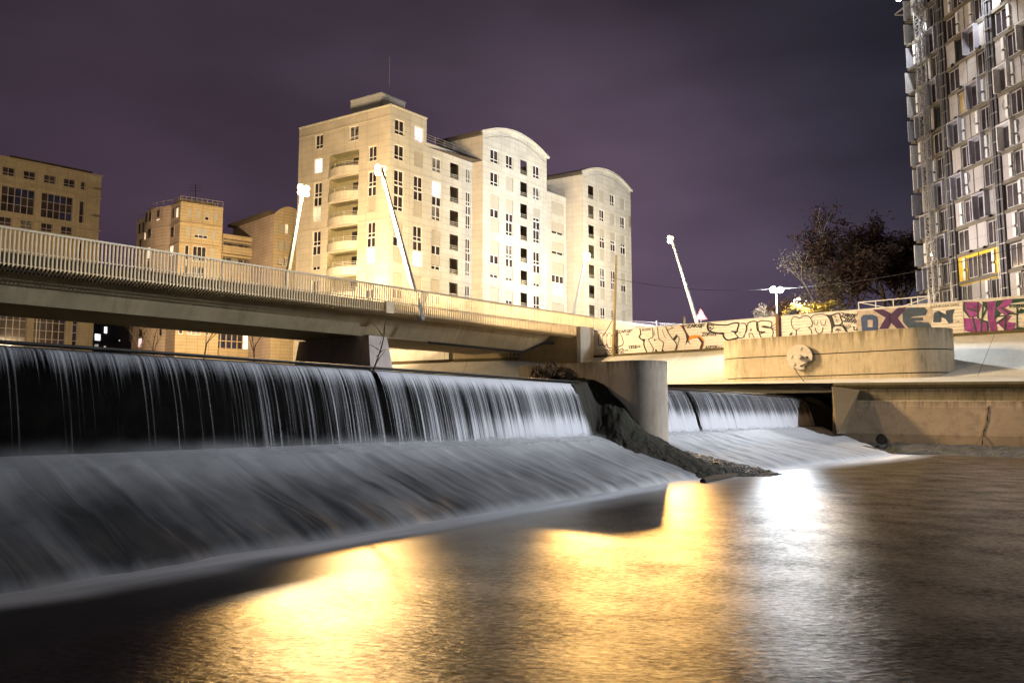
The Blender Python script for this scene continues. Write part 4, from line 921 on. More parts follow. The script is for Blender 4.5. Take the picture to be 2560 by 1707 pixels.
# ================================================================== BRIDGE
def bridge():
    P0 = at(0, 565, 44.9); zr = P0.z; P1 = atz(1500, 795, zr); d = Vector((P1.x-P0.x, P1.y-P0.y, 0)).normalized()
    f = Fac(P0, d); back = -f.N
    zt = f.sz(0, 663)[1]; zm = f.sz(0, 622)[1]; sE = f.sz(1486, 846)[0]; s0 = -26; sRail = f.sz(1700, 815)[0]
    B = empty('bridge', f.pt(10, 1.4, -7), 'long concrete road bridge with cream steel bar railing crossing above the weir', 'bridge')
    W = 15.0
    # deck and girder
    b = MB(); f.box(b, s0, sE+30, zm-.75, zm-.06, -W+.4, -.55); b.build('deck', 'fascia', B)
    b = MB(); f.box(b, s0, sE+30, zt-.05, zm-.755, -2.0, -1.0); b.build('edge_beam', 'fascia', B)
    zb = f.sz(640, 797)[1]-.1
    sG = f.sz(1352, 871)[0]+.5
    b = MB()
    def gird(sa, sb, z1, z2, ztop_):
        # trapezoid box: top wide, bottom narrower
        P = [f.pt(sa, z1, -3.1), f.pt(sb, z2, -3.1), f.pt(sb, z2, -W+4.4), f.pt(sa, z1, -W+4.4), f.pt(sa, ztop_, -1.6), f.pt(sb, ztop_, -1.6), f.pt(sb, ztop_, -W+2.2), f.pt(sa, ztop_, -W+2.2)]
        b.hexa(P)
    gird(s0, sG, zb, zb-.1, zm-.76)
    P = [f.pt(sG, zb-.1, -3.1), f.pt(sG+3.4, zb+1.1, -3.1), f.pt(sG+3.4, zb+1.1, -W+4.4), f.pt(sG, zb-.1, -W+4.4), f.pt(sG, zm-.76, -1.6), f.pt(sG+3.4, zm-.76, -1.6), f.pt(sG+3.4, zm-.76, -W+2.2), f.pt(sG, zm-.76, -W+2.2)]
    b.hexa(P); b.build('girder', 'girder', B)
    b = MB()   # drain pipe following the girder end
    b.tube([f.pt(f.sz(1200, 866)[0]-4, zb-.12, -3.0), f.pt(sG, zb-.22, -3.0), f.pt(sG+3.4, zb+1.0, -3.0), f.pt(sG+6, zb+1.15, -2.6)], .13, 8); b.build('drain_pipe', 'blackm', B)
    # railing: top rail, middle rail, bent balusters
    r = MB(); f.box(r, s0, sE+18, zr-.12, zr, -.02, .16); f.box(r, s0, sE+18, zm-.04, zm+.04, -.06, .02)
    f.box(r, s0, sE, zt+.12, zt+.2, -.1, -.04)
    rail = r.build('railing', 'baluster', B)
    n0 = 0; sp_ = .235; first = None; rest = MB(); N_ = int((sE-s0)/sp_)
    def bal(mb, s):
        lean = .045*math.sin(s*1.7)
        f.box(mb, s-.035, s+.035, zm, zr-.12, -.01, .11)
        f.box(mb, s-.034, s+.034, zt, zm, -.012, .108)
        mb.bar(f.pt(s, zt+.02, .05), f.pt(s, zt-.22, -.75), .07, .05)
    vis0 = int((f.sz(-8, 620)[0]-s0)/sp_)
    for i in range(N_):
        s = s0+i*sp_
        if vis0 <= i < vis0+100:
            if first is None:
                m_ = MB(); bal(m_, s); first = m_.build('baluster', 'baluster', rail); fs = s
            else:
                c = first.copy(); C.objects.link(c); c.parent = rail; c.location = d*(s-fs)
        else: bal(rest, s)
    s = sE
    while s < sE+18: f.box(rest, s-.035, s+.035, zm, zr-.12, -.01, .11); s += sp_
    tag(rest.build('balusters', 'baluster', rail), kind='stuff')
    r2 = MB(); f.box(r2, s0, sE+20, zr-.12, zr, -W-.1, -W+.06); f.box(r2, s0, sE+20, zm-.04, zm+.04, -W, -W+.06)
    s = s0
    while s < sE+20: f.box(r2, s-.03, s+.03, zm-.3, zr-.12, -W, -W+.08); s += .5
    r2.build('far_railing', 'baluster', B)
    # pier: a faceted block set along the current
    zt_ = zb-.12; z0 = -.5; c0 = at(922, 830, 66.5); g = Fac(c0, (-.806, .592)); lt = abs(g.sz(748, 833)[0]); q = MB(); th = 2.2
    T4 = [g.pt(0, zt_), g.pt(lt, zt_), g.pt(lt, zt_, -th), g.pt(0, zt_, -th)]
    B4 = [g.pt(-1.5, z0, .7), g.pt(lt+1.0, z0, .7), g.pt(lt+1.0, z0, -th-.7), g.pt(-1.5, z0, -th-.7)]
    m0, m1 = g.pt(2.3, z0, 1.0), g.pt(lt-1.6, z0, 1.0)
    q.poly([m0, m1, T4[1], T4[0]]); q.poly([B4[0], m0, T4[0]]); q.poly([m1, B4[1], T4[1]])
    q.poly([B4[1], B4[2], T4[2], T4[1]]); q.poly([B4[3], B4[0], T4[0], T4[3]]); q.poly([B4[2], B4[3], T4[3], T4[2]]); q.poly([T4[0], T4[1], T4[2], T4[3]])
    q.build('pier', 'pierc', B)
    q = MB()
    for k in range(4): g.box(q, .5+k*1.5, 1.1+k*1.5, zt_+.003, zb-.003, -1.2, -.4)
    q.build('bearing', 'blackm', B)
    # abutment wall facing the river
    wl = MB(); a = at(1457, 880, 84.6); a = Vector((a.x, a.y, 0)); e = at(1132, 880, 92.2); e = Vector((e.x, e.y, 0)); g = Fac(a, (e.x-a.x, e.y-a.y)); l = (e-a).length
    g.box(wl, 0, l, 5.5, zm-.76, -1.2, 0); wl.build('abutment', 'girder', B)
    bl = MB(); x0 = g.sz(1302, 890)[0]; x1 = g.sz(1282, 890)[0]; z0_, z1_ = g.sz(1290, 897)[1], g.sz(1290, 877)[1]
    for k in range(3):
        g.box(bl, x0+.25+k*.5, x0+.38+k*.5, z0_, z1_, .01, .02); 
    g.box(bl, x0, x1, z0_, z0_+.15, .01, .022); g.box(bl, x0, x1, (z0_+z1_)/2, (z0_+z1_)/2+.12, .01, .022); bl.build('graffiti', 'blue', B)
    wl = MB(); c = Fac(Vector((FA.x, FA.y, 0))+Ff.N*.4, (a.x-FA.x, a.y-FA.y)); 
    c.box(wl, 0, (a-Vector((FA.x, FA.y, 0))).length, 5.5, zr-1.4, -.6, 0) ; wl.build('wing_wall', 'bank', B)
    # small lamp boxes / wire debris hanging on the railing
    jb = MB(); sj = f.sz(960, 765)[0]; f.box(jb, sj, sj+.8, zt-.1, zm-.1, .12, .35); 
    j = jb.build('junction_box', 'baluster', B)
    return f, W, zr, zm, zt, zb, sE, B
BF, BW, zr, zm, zt, zb, sE, BR = bridge()

def lamp_pole(foot, head, near, label, power, aims=()):
    root = empty('street_lamp', foot, label, 'street lamp', 'inclined street lamps on the bridge')
    foot, head = Vector(foot), Vector(head)
    b = MB(); b.bar(foot, head, .55, .38, up=BF.D, w2=.26); b.build('pole', 'pole', root)
    h = MB(); d = (head-foot).normalized()
    h.bar(head-d*1.0-BF.D*.0, head+d*.35, .3, .3, up=BF.D)
    inward = (Vector((head.x-foot.x, head.y-foot.y, 0))).normalized()
    h.bar(head+BF.D*-.5, head+BF.D*.5, .1, .1); h.bar(head+BF.D*-.5+Vector((0, 0, .45)), head+BF.D*.5+Vector((0, 0, .45)), .1, .1)
    h.build('head_frame', 'pole', root)
    for k, kz in ((-.34, -.1), (.34, -.1), (-.34, .45), (.34, .45)):
        e = MB(); c = head+BF.D*k+inward*.25+Vector((0, 0, kz))
        rings = [[(c.x+r*math.cos(a), c.y+r*math.sin(a), c.z+z) for a in [2*math.pi*i/10 for i in range(10)]] for r, z in ((.01, .3), (.2, .24), (.3, 0), (.22, -.2), (.01, -.28))]
        for i in range(4):
            for q in range(10): e.poly([rings[i+1][q], rings[i+1][(q+1) % 10], rings[i][(q+1) % 10], rings[i][q]])
        e.build('lamp', M['sodium'], root, smooth=True)
    light('sodium_light', 'POINT', head+inward*1.6+Vector((0, 0, -.9)), power, SOD, .45)
    for tg, pw, sz_ in aims: light('sodium_spot', 'SPOT', head+inward*.2-BF.D*.5+Vector((0, 0, -1.0)), pw, SOD if tg[2] > 0 else (1, .51, .11), .5, target=tg, size=sz_, blend=.8)  # extra aimed spots added for tank, bank and gold river reflections
    return root
M['sodium'] = emit('sodium_lamp', (1, .78, .42), 9)
M['led'] = emit('led_panel', (.9, .95, 1), 12)
def place_lamps():
    # near side poles stand outside the railing, far side poles lean towards the river
    f = BF
    def near(px_foot, px_h, py_h, label, pw, aims=()):
        s = f.sz(px_foot, 790)[0]; ft = f.pt(s, zt-.5, .45); 
        r = ray(px_h, py_h)   # head lies in the vertical plane through the foot, square to the bridge
        g = Fac(ft, -f.N); a, z = g.sz(px_h, py_h); hd = g.pt(a, z)
        return lamp_pole(ft, hd, True, label, pw, aims)
    near(1047, 955, 430, 'tall inclined lamp on the near bridge railing in front of the apartment corner', SODP, [((27, 60, 3), 190000, 58), ((6, 88, 4), 60000, 60), ((4, 10, -2), 31000, 46)])
    near(1757, 1680, 602, 'inclined lamp standing alone against the sky right of the gabled buildings', SODP*.5, [((12, 16, -2), 44000, 46)])
    def far(px_foot, px_h, py_h, label, pw, aims=()):
        g2 = Fac(f.pt(0, 0, -BW), f.D); s = g2.sz(px_foot, 700)[0]; ft = g2.pt(s, zm-.4)
        g = Fac(ft, f.N); a, z = g.sz(px_h, py_h); return lamp_pole(ft, g.pt(a, z), False, label, pw, aims)
    far(703, 755, 482, 'leftmost inclined lamp, on the far side of the bridge', SODP, [((30, 54, 1), 110000, 50), ((2, 8, -2), 26000, 44)])
    far(1415, 1463, 645, 'distant inclined lamp in front of the second arched gable', SODP*.5, [((8, 14, -2), 46000, 46)])
place_lamps()

# ================================================================== WEIR
WN = Vector((.806, -.592, 0)); WD = Vector((.592, .806, 0)); WO = -WN*16.7
def wp(s, e, z): return WO+WD*s+WN*e+Vector((0, 0, z))
ZC = 1.37; ZW = -2.35
S1, S2a, S2b = 28.3, 31.0, 62.0
def fbm(x, y, k=0): return mnoise.noise(Vector((x, y, k)))*.6+mnoise.noise(Vector((x*2.1, y*2.1, k+5)))*.3+mnoise.noise(Vector((x*4.3, y*4.3, k+9)))*.15

def mat_lowwater():
    m, t, b, L = base_mat('river_water'); tc = N(t, 'ShaderNodeTexCoord')
    b.inputs['Base Color'].default_value = (.012, .010, .009, 1); b.inputs['Roughness'].default_value = .27; b.inputs['IOR'].default_value = 1.36
    b.inputs['Specular IOR Level'].default_value = .6
    sep = N(t, 'ShaderNodeSeparateXYZ'); L(tc.outputs['UV'], sep.inputs[0])
    # ripples whose crests lie across the stream, breaking the lamp reflections up
    mp = N(t, 'ShaderNodeMapping'); mp.inputs['Scale'].default_value = (5, 14, 1); L(tc.outputs['Object'], mp.inputs[0])
    n = N(t, 'ShaderNodeTexNoise'); n.inputs['Scale'].default_value = 1.0; n.inputs['Detail'].default_value = 5; n.inputs['Roughness'].default_value = .6; L(mp.outputs[0], n.inputs[0])
    mr = N(t, 'ShaderNodeMapRange'); mr.interpolation_type = 'SMOOTHSTEP'; mr.inputs[1].default_value = 5.5; mr.inputs[2].default_value = 12; mr.inputs[3].default_value = .06; mr.inputs[4].default_value = 1.0
    L(sep.outputs[1], mr.inputs[0])
    bp = N(t, 'ShaderNodeBump'); bp.inputs['Distance'].default_value = .017; L(mr.outputs[0], bp.inputs['Strength']); L(n.outputs[0], bp.inputs['Height']); L(bp.outputs[0], b.inputs['Normal'])
    # matt and glossy flecks of the churned surface
    mp4 = N(t, 'ShaderNodeMapping'); mp4.inputs['Scale'].default_value = (10, 22, 1); mp4.inputs['Rotation'].default_value = (0, 0, .35); L(tc.outputs['Object'], mp4.inputs[0])
    n4 = N(t, 'ShaderNodeTexNoise'); n4.inputs['Scale'].default_value = 1.0; n4.inputs['Detail'].default_value = 6; n4.inputs['Roughness'].default_value = .75; L(mp4.outputs[0], n4.inputs[0])
    n5 = N(t, 'ShaderNodeTexNoise'); n5.inputs['Scale'].default_value = .8; n5.inputs['Detail'].default_value = 5; L(tc.outputs['Object'], n5.inputs[0])
    s4 = N(t, 'ShaderNodeMath', operation='MULTIPLY_ADD'); L(n5.outputs[0], s4.inputs[0]); s4.inputs[1].default_value = .5; L(n4.outputs[0], s4.inputs[2])
    r4 = N(t, 'ShaderNodeMapRange'); r4.inputs[1].default_value = .58; r4.inputs[2].default_value = .92; r4.inputs[3].default_value = 0; r4.inputs[4].default_value = 1; L(s4.outputs[0], r4.inputs[0])
    g4 = N(t, 'ShaderNodeMath', operation='MULTIPLY_ADD'); g4.inputs[2].default_value = .5
    inv = N(t, 'ShaderNodeMath', operation='SUBTRACT'); L(r4.outputs[0], inv.inputs[0]); inv.inputs[1].default_value = .5
    L(inv.outputs[0], g4.inputs[0]); L(mr.outputs[0], g4.inputs[1]); b.inputs['Specular IOR Level'].default_value = 0
    g4.inputs[2].default_value = .75
    gl = N(t, 'ShaderNodeBsdfGlossy'); gl.distribution = 'BECKMANN'; gl.inputs['Roughness'].default_value = .32; L(bp.outputs[0], gl.inputs['Normal'])
    cc = N(t, 'ShaderNodeCombineColor'); [L(g4.outputs[0], cc.inputs[i]) for i in range(3)]; L(cc.outputs[0], gl.inputs[0])
    fr = N(t, 'ShaderNodeFresnel'); fr.inputs[0].default_value = 1.36; wx = N(t, 'ShaderNodeMixShader'); L(fr.outputs[0], wx.inputs[0]); L(b.outputs[0], wx.inputs[1]); L(gl.outputs[0], wx.inputs[2])
    # foam carried off from the apron
    at_ = N(t, 'ShaderNodeAttribute'); at_.attribute_name = 'foam'
    mp2 = N(t, 'ShaderNodeMapping'); mp2.inputs['Scale'].default_value = (.22, 2.2, 1); L(tc.outputs['UV'], mp2.inputs[0])
    n2 = N(t, 'ShaderNodeTexNoise'); n2.inputs['Scale'].default_value = 1.2; n2.inputs['Detail'].default_value = 5; n2.inputs['Distortion'].default_value = .4; L(mp2.outputs[0], n2.inputs[0])
    r2 = N(t, 'ShaderNodeMapRange'); r2.inputs[1].default_value = .3; r2.inputs[2].default_value = .62; r2.inputs[3].default_value = .6; r2.inputs[4].default_value = 1; L(n2.outputs[0], r2.inputs[0])
    mu = N(t, 'ShaderNodeMath', operation='MULTIPLY'); L(at_.outputs['Fac'], mu.inputs[0]); L(r2.outputs[0], mu.inputs[1])
    df = N(t, 'ShaderNodeBsdfDiffuse'); df.inputs[0].default_value = (.55, .57, .62, 1)
    mx = N(t, 'ShaderNodeMixShader'); L(mu.outputs[0], mx.inputs[0]); L(wx.outputs[0], mx.inputs[1]); L(df.outputs[0], mx.inputs[2])
    L(mx.outputs[0], t.nodes['Material Output'].inputs[0])
    return m
def mat_foam(name='foam_water', alpha=False):
    """white water sliding down the apron, streaked along the flow (UV = metres along, metres down)"""
    m, t, b, L = base_mat(name); tc = N(t, 'ShaderNodeTexCoord')
    mp = N(t, 'ShaderNodeMapping'); mp.inputs['Scale'].default_value = (1.5, .55, 1); L(tc.outputs['UV'], mp.inputs[0])
    n = N(t, 'ShaderNodeTexNoise'); n.inputs['Scale'].default_value = 1.0; n.inputs['Detail'].default_value = 4; n.inputs['Roughness'].default_value = .6; n.inputs['Distortion'].default_value = 1.0; L(mp.outputs[0], n.inputs[0])
    at_ = N(t, 'ShaderNodeAttribute'); at_.attribute_name = 'foam'
    r = N(t, 'ShaderNodeMapRange'); r.inputs[1].default_value = .3; r.inputs[2].default_value = .7; r.inputs[3].default_value = -.20; r.inputs[4].default_value = .15; L(n.outputs[0], r.inputs[0])
    ad = N(t, 'ShaderNodeMath', operation='ADD', use_clamp=True); L(at_.outputs['Fac'], ad.inputs[0]); L(r.outputs[0], ad.inputs[1])
    c = mixc(t, L, ad.outputs[0], (.04, .041, .044), (.47, .485, .515))
    L(c, b.inputs['Base Color']); b.inputs['Roughness'].default_value = .6
    bp = N(t, 'ShaderNodeBump'); bp.inputs['Strength'].default_value = .35; bp.inputs['Distance'].default_value = .08; L(n.outputs[0], bp.inputs['Height']); L(bp.outputs[0], b.inputs['Normal'])
    if alpha:
        al = N(t, 'ShaderNodeAttribute'); al.attribute_name = 'alpha'
        n3 = noise_fac(t, L, tc, .8, lo=.25, hi=.6, sc3=(1, .3, 1)); mu = N(t, 'ShaderNodeMath', operation='MULTIPLY'); L(al.outputs['Fac'], mu.inputs[0]); L(n3, mu.inputs[1])
        b.inputs['Base Color'].default_value = (.55, .57, .60, 1)
        L(mu.outputs[0], b.inputs['Alpha'])
    return m
def mat_curtain():
    m, t, b, L = base_mat('falling_water'); tc = N(t, 'ShaderNodeTexCoord')
    at_ = N(t, 'ShaderNodeAttribute'); at_.attribute_name = 'cover'
    def streak(sx, sy, lo, hi, dist=0.0):
        mp = N(t, 'ShaderNodeMapping'); mp.inputs['Scale'].default_value = (sx, sy, 1); L(tc.outputs['UV'], mp.inputs[0])
        n = N(t, 'ShaderNodeTexNoise'); n.inputs['Scale'].default_value = 1; n.inputs['Detail'].default_value = 3; n.inputs['Roughness'].default_value = .6; n.inputs['Distortion'].default_value = dist; L(mp.outputs[0], n.inputs[0])
        return n.outputs[0]
    a = streak(1.6, .10, 0, 1); c = streak(15, .14, 0, 1)
    ah = N(t, 'ShaderNodeMath', operation='MULTIPLY'); L(a, ah.inputs[0]); ah.inputs[1].default_value = .5
    ad = N(t, 'ShaderNodeMath', operation='MULTIPLY_ADD'); L(c, ad.inputs[0]); ad.inputs[1].default_value = .85; L(ah.outputs[0], ad.inputs[2])
    ad2 = N(t, 'ShaderNodeMath', operation='MULTIPLY_ADD'); L(at_.outputs['Fac'], ad2.inputs[0]); ad2.inputs[1].default_value = .55; L(ad.outputs[0], ad2.inputs[2])
    r = N(t, 'ShaderNodeMapRange'); r.inputs[1].default_value = .80; r.inputs[2].default_value = 1.13; r.inputs[3].default_value = 0; r.inputs[4].default_value = .95; L(ad2.outputs[0], r.inputs[0])
    pw = N(t, 'ShaderNodeMath', operation='POWER'); L(r.outputs[0], pw.inputs[0]); pw.inputs[1].default_value = 1.5
    b.inputs['Base Color'].default_value = (.60, .62, .68, 1); b.inputs['Roughness'].default_value = .5; b.inputs['Specular IOR Level'].default_value = .3
    tr = N(t, 'ShaderNodeBsdfTransparent'); gl = N(t, 'ShaderNodeBsdfGlossy'); gl.inputs['Roughness'].default_value = .25; gl.inputs[0].default_value = (.5, .5, .55, 1)
    thin = N(t, 'ShaderNodeMixShader'); thin.inputs[0].default_value = .0; L(tr.outputs[0], thin.inputs[1]); L(gl.outputs[0], thin.inputs[2])
    mx = N(t, 'ShaderNodeMixShader'); L(pw.outputs[0], mx.inputs[0]); L(thin.outputs[0], mx.inputs[1]); L(b.outputs[0], mx.inputs[2])
    L(mx.outputs[0], t.nodes['Material Output'].inputs[0])
    return m
M['lowwater'] = mat_lowwater(); M['foam'] = mat_foam(); M['mist'] = mat_foam('spray_mist', True); M['curtain'] = mat_curtain()
def mat_upper():
    m, t, b, L = base_mat('upstream_water'); tc = N(t, 'ShaderNodeTexCoord')
    b.inputs['Base Color'].default_value = (.02, .018, .012, 1); b.inputs['Roughness'].default_value = .12; b.inputs['IOR'].default_value = 1.33
    f = noise_fac(t, L, tc, 3, detail=6, lo=0, hi=1, out='Object'); bp = N(t, 'ShaderNodeBump'); bp.inputs['Strength'].default_value = .4; bp.inputs['Distance'].default_value = .03; L(f, bp.inputs['Height']); L(bp.outputs[0], b.inputs['Normal'])
    return m
M['upwater'] = mat_upper()

def grid(name, mat_, S, E, fz, attrs, kind=None, smooth=True):
    """surface over (s, e): fz(s,e) -> (s,e,z); attrs name -> func"""
    vs = []; fs = []; uv = []; A = {k: [] for k in attrs}
    for s in S:
        for e in E:
            q = fz(s, e); vs.append(tuple(wp(*q[:3]))); uv.append(q[3] if len(q) > 3 else (s, e))
            for k in attrs: A[k].append(attrs[k](s, e))
    ne = len(E)
    for i in range(len(S)-1):
        for j in range(ne-1):
            fs.append((i*ne+j, i*ne+j+1, (i+1)*ne+j+1, (i+1)*ne+j))
    me = bpy.data.meshes.new(name); me.from_pydata(vs, [], fs); me.update()
    ul = me.uv_layers.new(name='UV')
    for lp in me.loops: ul.data[lp.index].uv = uv[lp.vertex_index]
    for k in attrs:
        a = me.attributes.new(k, 'FLOAT', 'POINT'); a.data.foreach_set('value', A[k])
    me.materials.append(M[mat_]); 
    if smooth: me.polygons.foreach_set('use_smooth', [True]*len(me.polygons))
    o = bpy.data.objects.new(name, me); C.objects.link(o)
    if kind: o['kind'] = kind
    return o
def lin(a, b, n): return [a+(b-a)*i/(n-1) for i in range(n)]
def sm(a, b, x): t = max(0, min(1, (x-a)/(b-a))); return t*t*(3-2*t)
def foot(s): return 5.22+.8*sm(27, 33, s)+2.1*sm(33, 50, s)
def weir():
    # lower river
    def edge_(s): return foot(s)+.32*fbm(s*.7, 3)
    def foam_low(s, e):
        ft = edge_(s)
        band = 1.25*(1-sm(.1, 1.2+.35*fbm(s*.4, 1), e-ft))
        tail = .35*(1-sm(.6, 2.2, e-ft))*sm(4, 14, s)
        far = .75*sm(30, 36, s)*(1-sm(0, 2.2, e-ft))
        return max(0, min(1, max(band, tail, far)))
    S = lin(-40, 0, 10)+lin(1, 70, 140)+lin(75, 200, 10); E = [3.5]+lin(4.2, 12, 64)+lin(13, 45, 16)+[80, 160]
    o = grid('river_water', 'lowwater', S, E, lambda s, e: (s, e, ZW), dict(foam=foam_low), 'structure')
    # upstream pool
    b = MB(); q = [wp(-260, -.25, ZC-.02), wp(S1+.5, -.25, ZC-.02), wp(S2b+30, -.25, ZC-.02), wp(S2b+30, -330, ZC-.02), wp(-260, -330, ZC-.02)]
    b.poly([q[0], q[1], q[2], q[3], q[4]]); struct(b.build('upstream_water', 'upwater', loc=(0, 60, 0)))
    # weir body with wet dark face and gate lip
    for nm, a0, a1, lab in (('weir', -60, S1, 'long dark weir wall on the left with a thin sheet of water falling over it'), ('weir', S2a, S2b, 'short weir right of the rounded pier, dark face behind bright falling water')):
        root = empty(nm, wp((max(a0, 0)+a1)/2, -.6, -2.2), lab, 'weir')
        b = MB(); prof = [(-1.6, -2.4), (-.15, -2.4), (-.15, ZC-.25), (-.25, ZC-.06), (-.5, ZC-.05), (-1.6, ZC-.1)]
        for i in range(len(prof)):
            p, q_ = prof[i], prof[(i+1) % len(prof)]
            b.poly([wp(a0, p[0], p[1]), wp(a1, p[0], p[1]), wp(a1, q_[0], q_[1]), wp(a0, q_[0], q_[1])])
        b.build('face', 'wetdark', root)
        b = MB(); b.tube([wp(a0, -.42, ZC+.10), wp(a1, -.42, ZC+.10)], .045, 8); b.tube([wp(a0, -.30, ZC+.0), wp(a1, -.30, ZC+.0)], .03, 8); b.build('lip_tube', 'blackm', root)
    # falling curtains
    def cz(s, v):
        e = -.3+.95*math.sqrt(v)+.1*v; z = ZC-2.6*max(v,0)**1.12
        if v < .08: z = ZC+.0-2.6*v**1.12*.8
        e += .05*fbm(s*2.2, v*.5)*v+.02
        return (s, e, z, (s-.0, v*2.6))
    def cov1(s, v):
        c = .24+.24*sm(8, 26, s)+.20*(1-sm(0, .3, v))+.10*fbm(s*.9, 0)+.16*(1-sm(0, .25, v))
        c += .45*sm(16, 24, s)*sm(.45, .75, v); c += .18*(1-sm(.0, .35, v))*sm(9, 18, s)
        c -= .75*sm(26.9, 27.5, s)*(1-.5*fbm(s*8, 2))
        c -= .18*(1-sm(7, 14, s))*sm(.1, .5, v)
        if abs(s-15.85) < .12: c -= .8
        return c
    def cov2(s, v): return .42+.15*fbm(s*1.3, 4)+.55*sm(.35, .7, v)-(.9 if abs(s-38.6+v*-.3) < .18 else 0)
    V = [0, .01, .025, .05]+lin(.08, 1, 22)
    grid('waterfall', 'curtain', lin(-20, 6, 60)+lin(6.05, S1, 500), V, cz, dict(cover=cov1), 'stuff')
    grid('waterfall', 'curtain', lin(S2a, S2b-.5, 420), V, cz, dict(cover=cov2), 'stuff')
    # aprons of white water
    def az(s, e, lo=.0):
        ft = foot(s); ft = edge_(s)-.05; t = (e-.3)/(ft-.3)
        z = -.80-.15*t-1.40*max(t,0)**1.2
        z += .10*math.exp(-((e-1.1)/.8)**2)
        z += (.10*fbm(s*1.1, e*.6)+.05*fbm(s*3, e*1.3, 3)+.02*fbm(s*7, e*3, 5))*sm(.3, 1.5, e)*(1-.6*sm(.85, 1, t))
        z = z*(1-sm(.9, 1.0, t))+(ZW-.035)*sm(.9, 1.0, t)
        return (s, e, max(z, ZW-.04))
    def foam_and_falloff(s, e):
        t = (e-.3)/(foot(s)-.3)
        f = .62-.52*sm(.10, .6, t)+.85*sm(.86, .97, t)
        f += .30*sm(8, 26, s)+.25*sm(30, 34, s)  # paler to the right: lamp falloff put into the foam colour
        f += .16*fbm(s*.5, e*.25, 2)
        return max(0, min(1.3, f))
    def A(s, t): e = .2+(edge_(s)+.2-.2)*t; return az(s, e)
    def Af(s, t): return foam_and_falloff(s, .2+(foot(s)-.2)*t)
    grid('apron_foam', 'foam', lin(-22, 33, 420), lin(0, 1, 60), A, dict(foam=Af), 'stuff')
    def cut(s): return 1 if s < 50 else 1-(s-50)/(S2b-50)*.93
    grid('apron_foam', 'foam', lin(31.0, S2b-.4, 260), lin(0, 1, 50), lambda s, t: A(s, t*cut(s)), dict(foam=lambda s, t: Af(s, t*cut(s))), 'stuff')
    # apron slab under the foam
    b = MB(); b.poly([wp(-60, 0, -1.3), wp(S2b+2, 0, -1.3), wp(S2b+2, 7, -3.0), wp(-60, 7, -3.0)]); b.poly([wp(-60, 4, -2.9), wp(90, 4, -2.9), wp(90, 60, -3.1), wp(-60, 60, -3.1)])
    struct(b.build('river_bed', 'wetdark', loc=(0, 10, -3)))
    # soft spray where the curtain lands
    for k, (h, off, al) in enumerate(((.55, .55, .55), (.42, .8, .6), (.3, 1.1, .7))):
        for a0, a1, n in ((-18, S1-.2, 220), (S2a+.1, S2b-1, 150)):
            def mz(s, v): 
                hh = h*(1+.45*fbm(s*.8, k*3.3)); return (s, off+.4*(1-v)-.15*v, -1.12+(hh+.17)*v, (s, v*3))
            grid('spray_mist', 'mist', lin(a0, a1, n), lin(0, 1, 12), mz, dict(foam=lambda s, v: .8, alpha=lambda s, v: al*(1-sm(.25, 1, v))*sm(0, .25, v)*(.35+.65*sm(2, 16, s))), 'stuff')
weir()

def rocks(name, S, E, fz, mat_, label=None, cat=None, kind='structure'):
    o = grid(name, mat_, S, E, fz, {}, kind, smooth=False)
    if label: tag(o, label, cat)
    return o
def mat_gravel():
    m, t, b, L = base_mat('wet_gravel'); tc = N(t, 'ShaderNodeTexCoord')
    v = N(t, 'ShaderNodeTexVoronoi'); v.inputs['Scale'].default_value = 17; L(tc.outputs['UV'], v.inputs[0])
    f = noise_fac(t, L, tc, 1.2, lo=.4, hi=.6)
    c = mixc(t, L, v.outputs['Color'], (.02, .02, .02), (.11, .105, .10)); f5 = noise_fac(t, L, tc, .7, detail=8, lo=.55, hi=.62)
    c = mixc(t, L, f5, c, (.025, .035, .008))
    L(c, b.inputs['Base Color']); b.inputs['Roughness'].default_value = .4
    bp = N(t, 'ShaderNodeBump'); bp.inputs['Strength'].default_value = 1; bp.inputs['Distance'].default_value = .12; bp.invert = True; L(v.outputs['Distance'], bp.inputs['Height']); L(bp.outputs[0], b.inputs['Normal'])
    return m
M['gravel'] = mat_gravel()

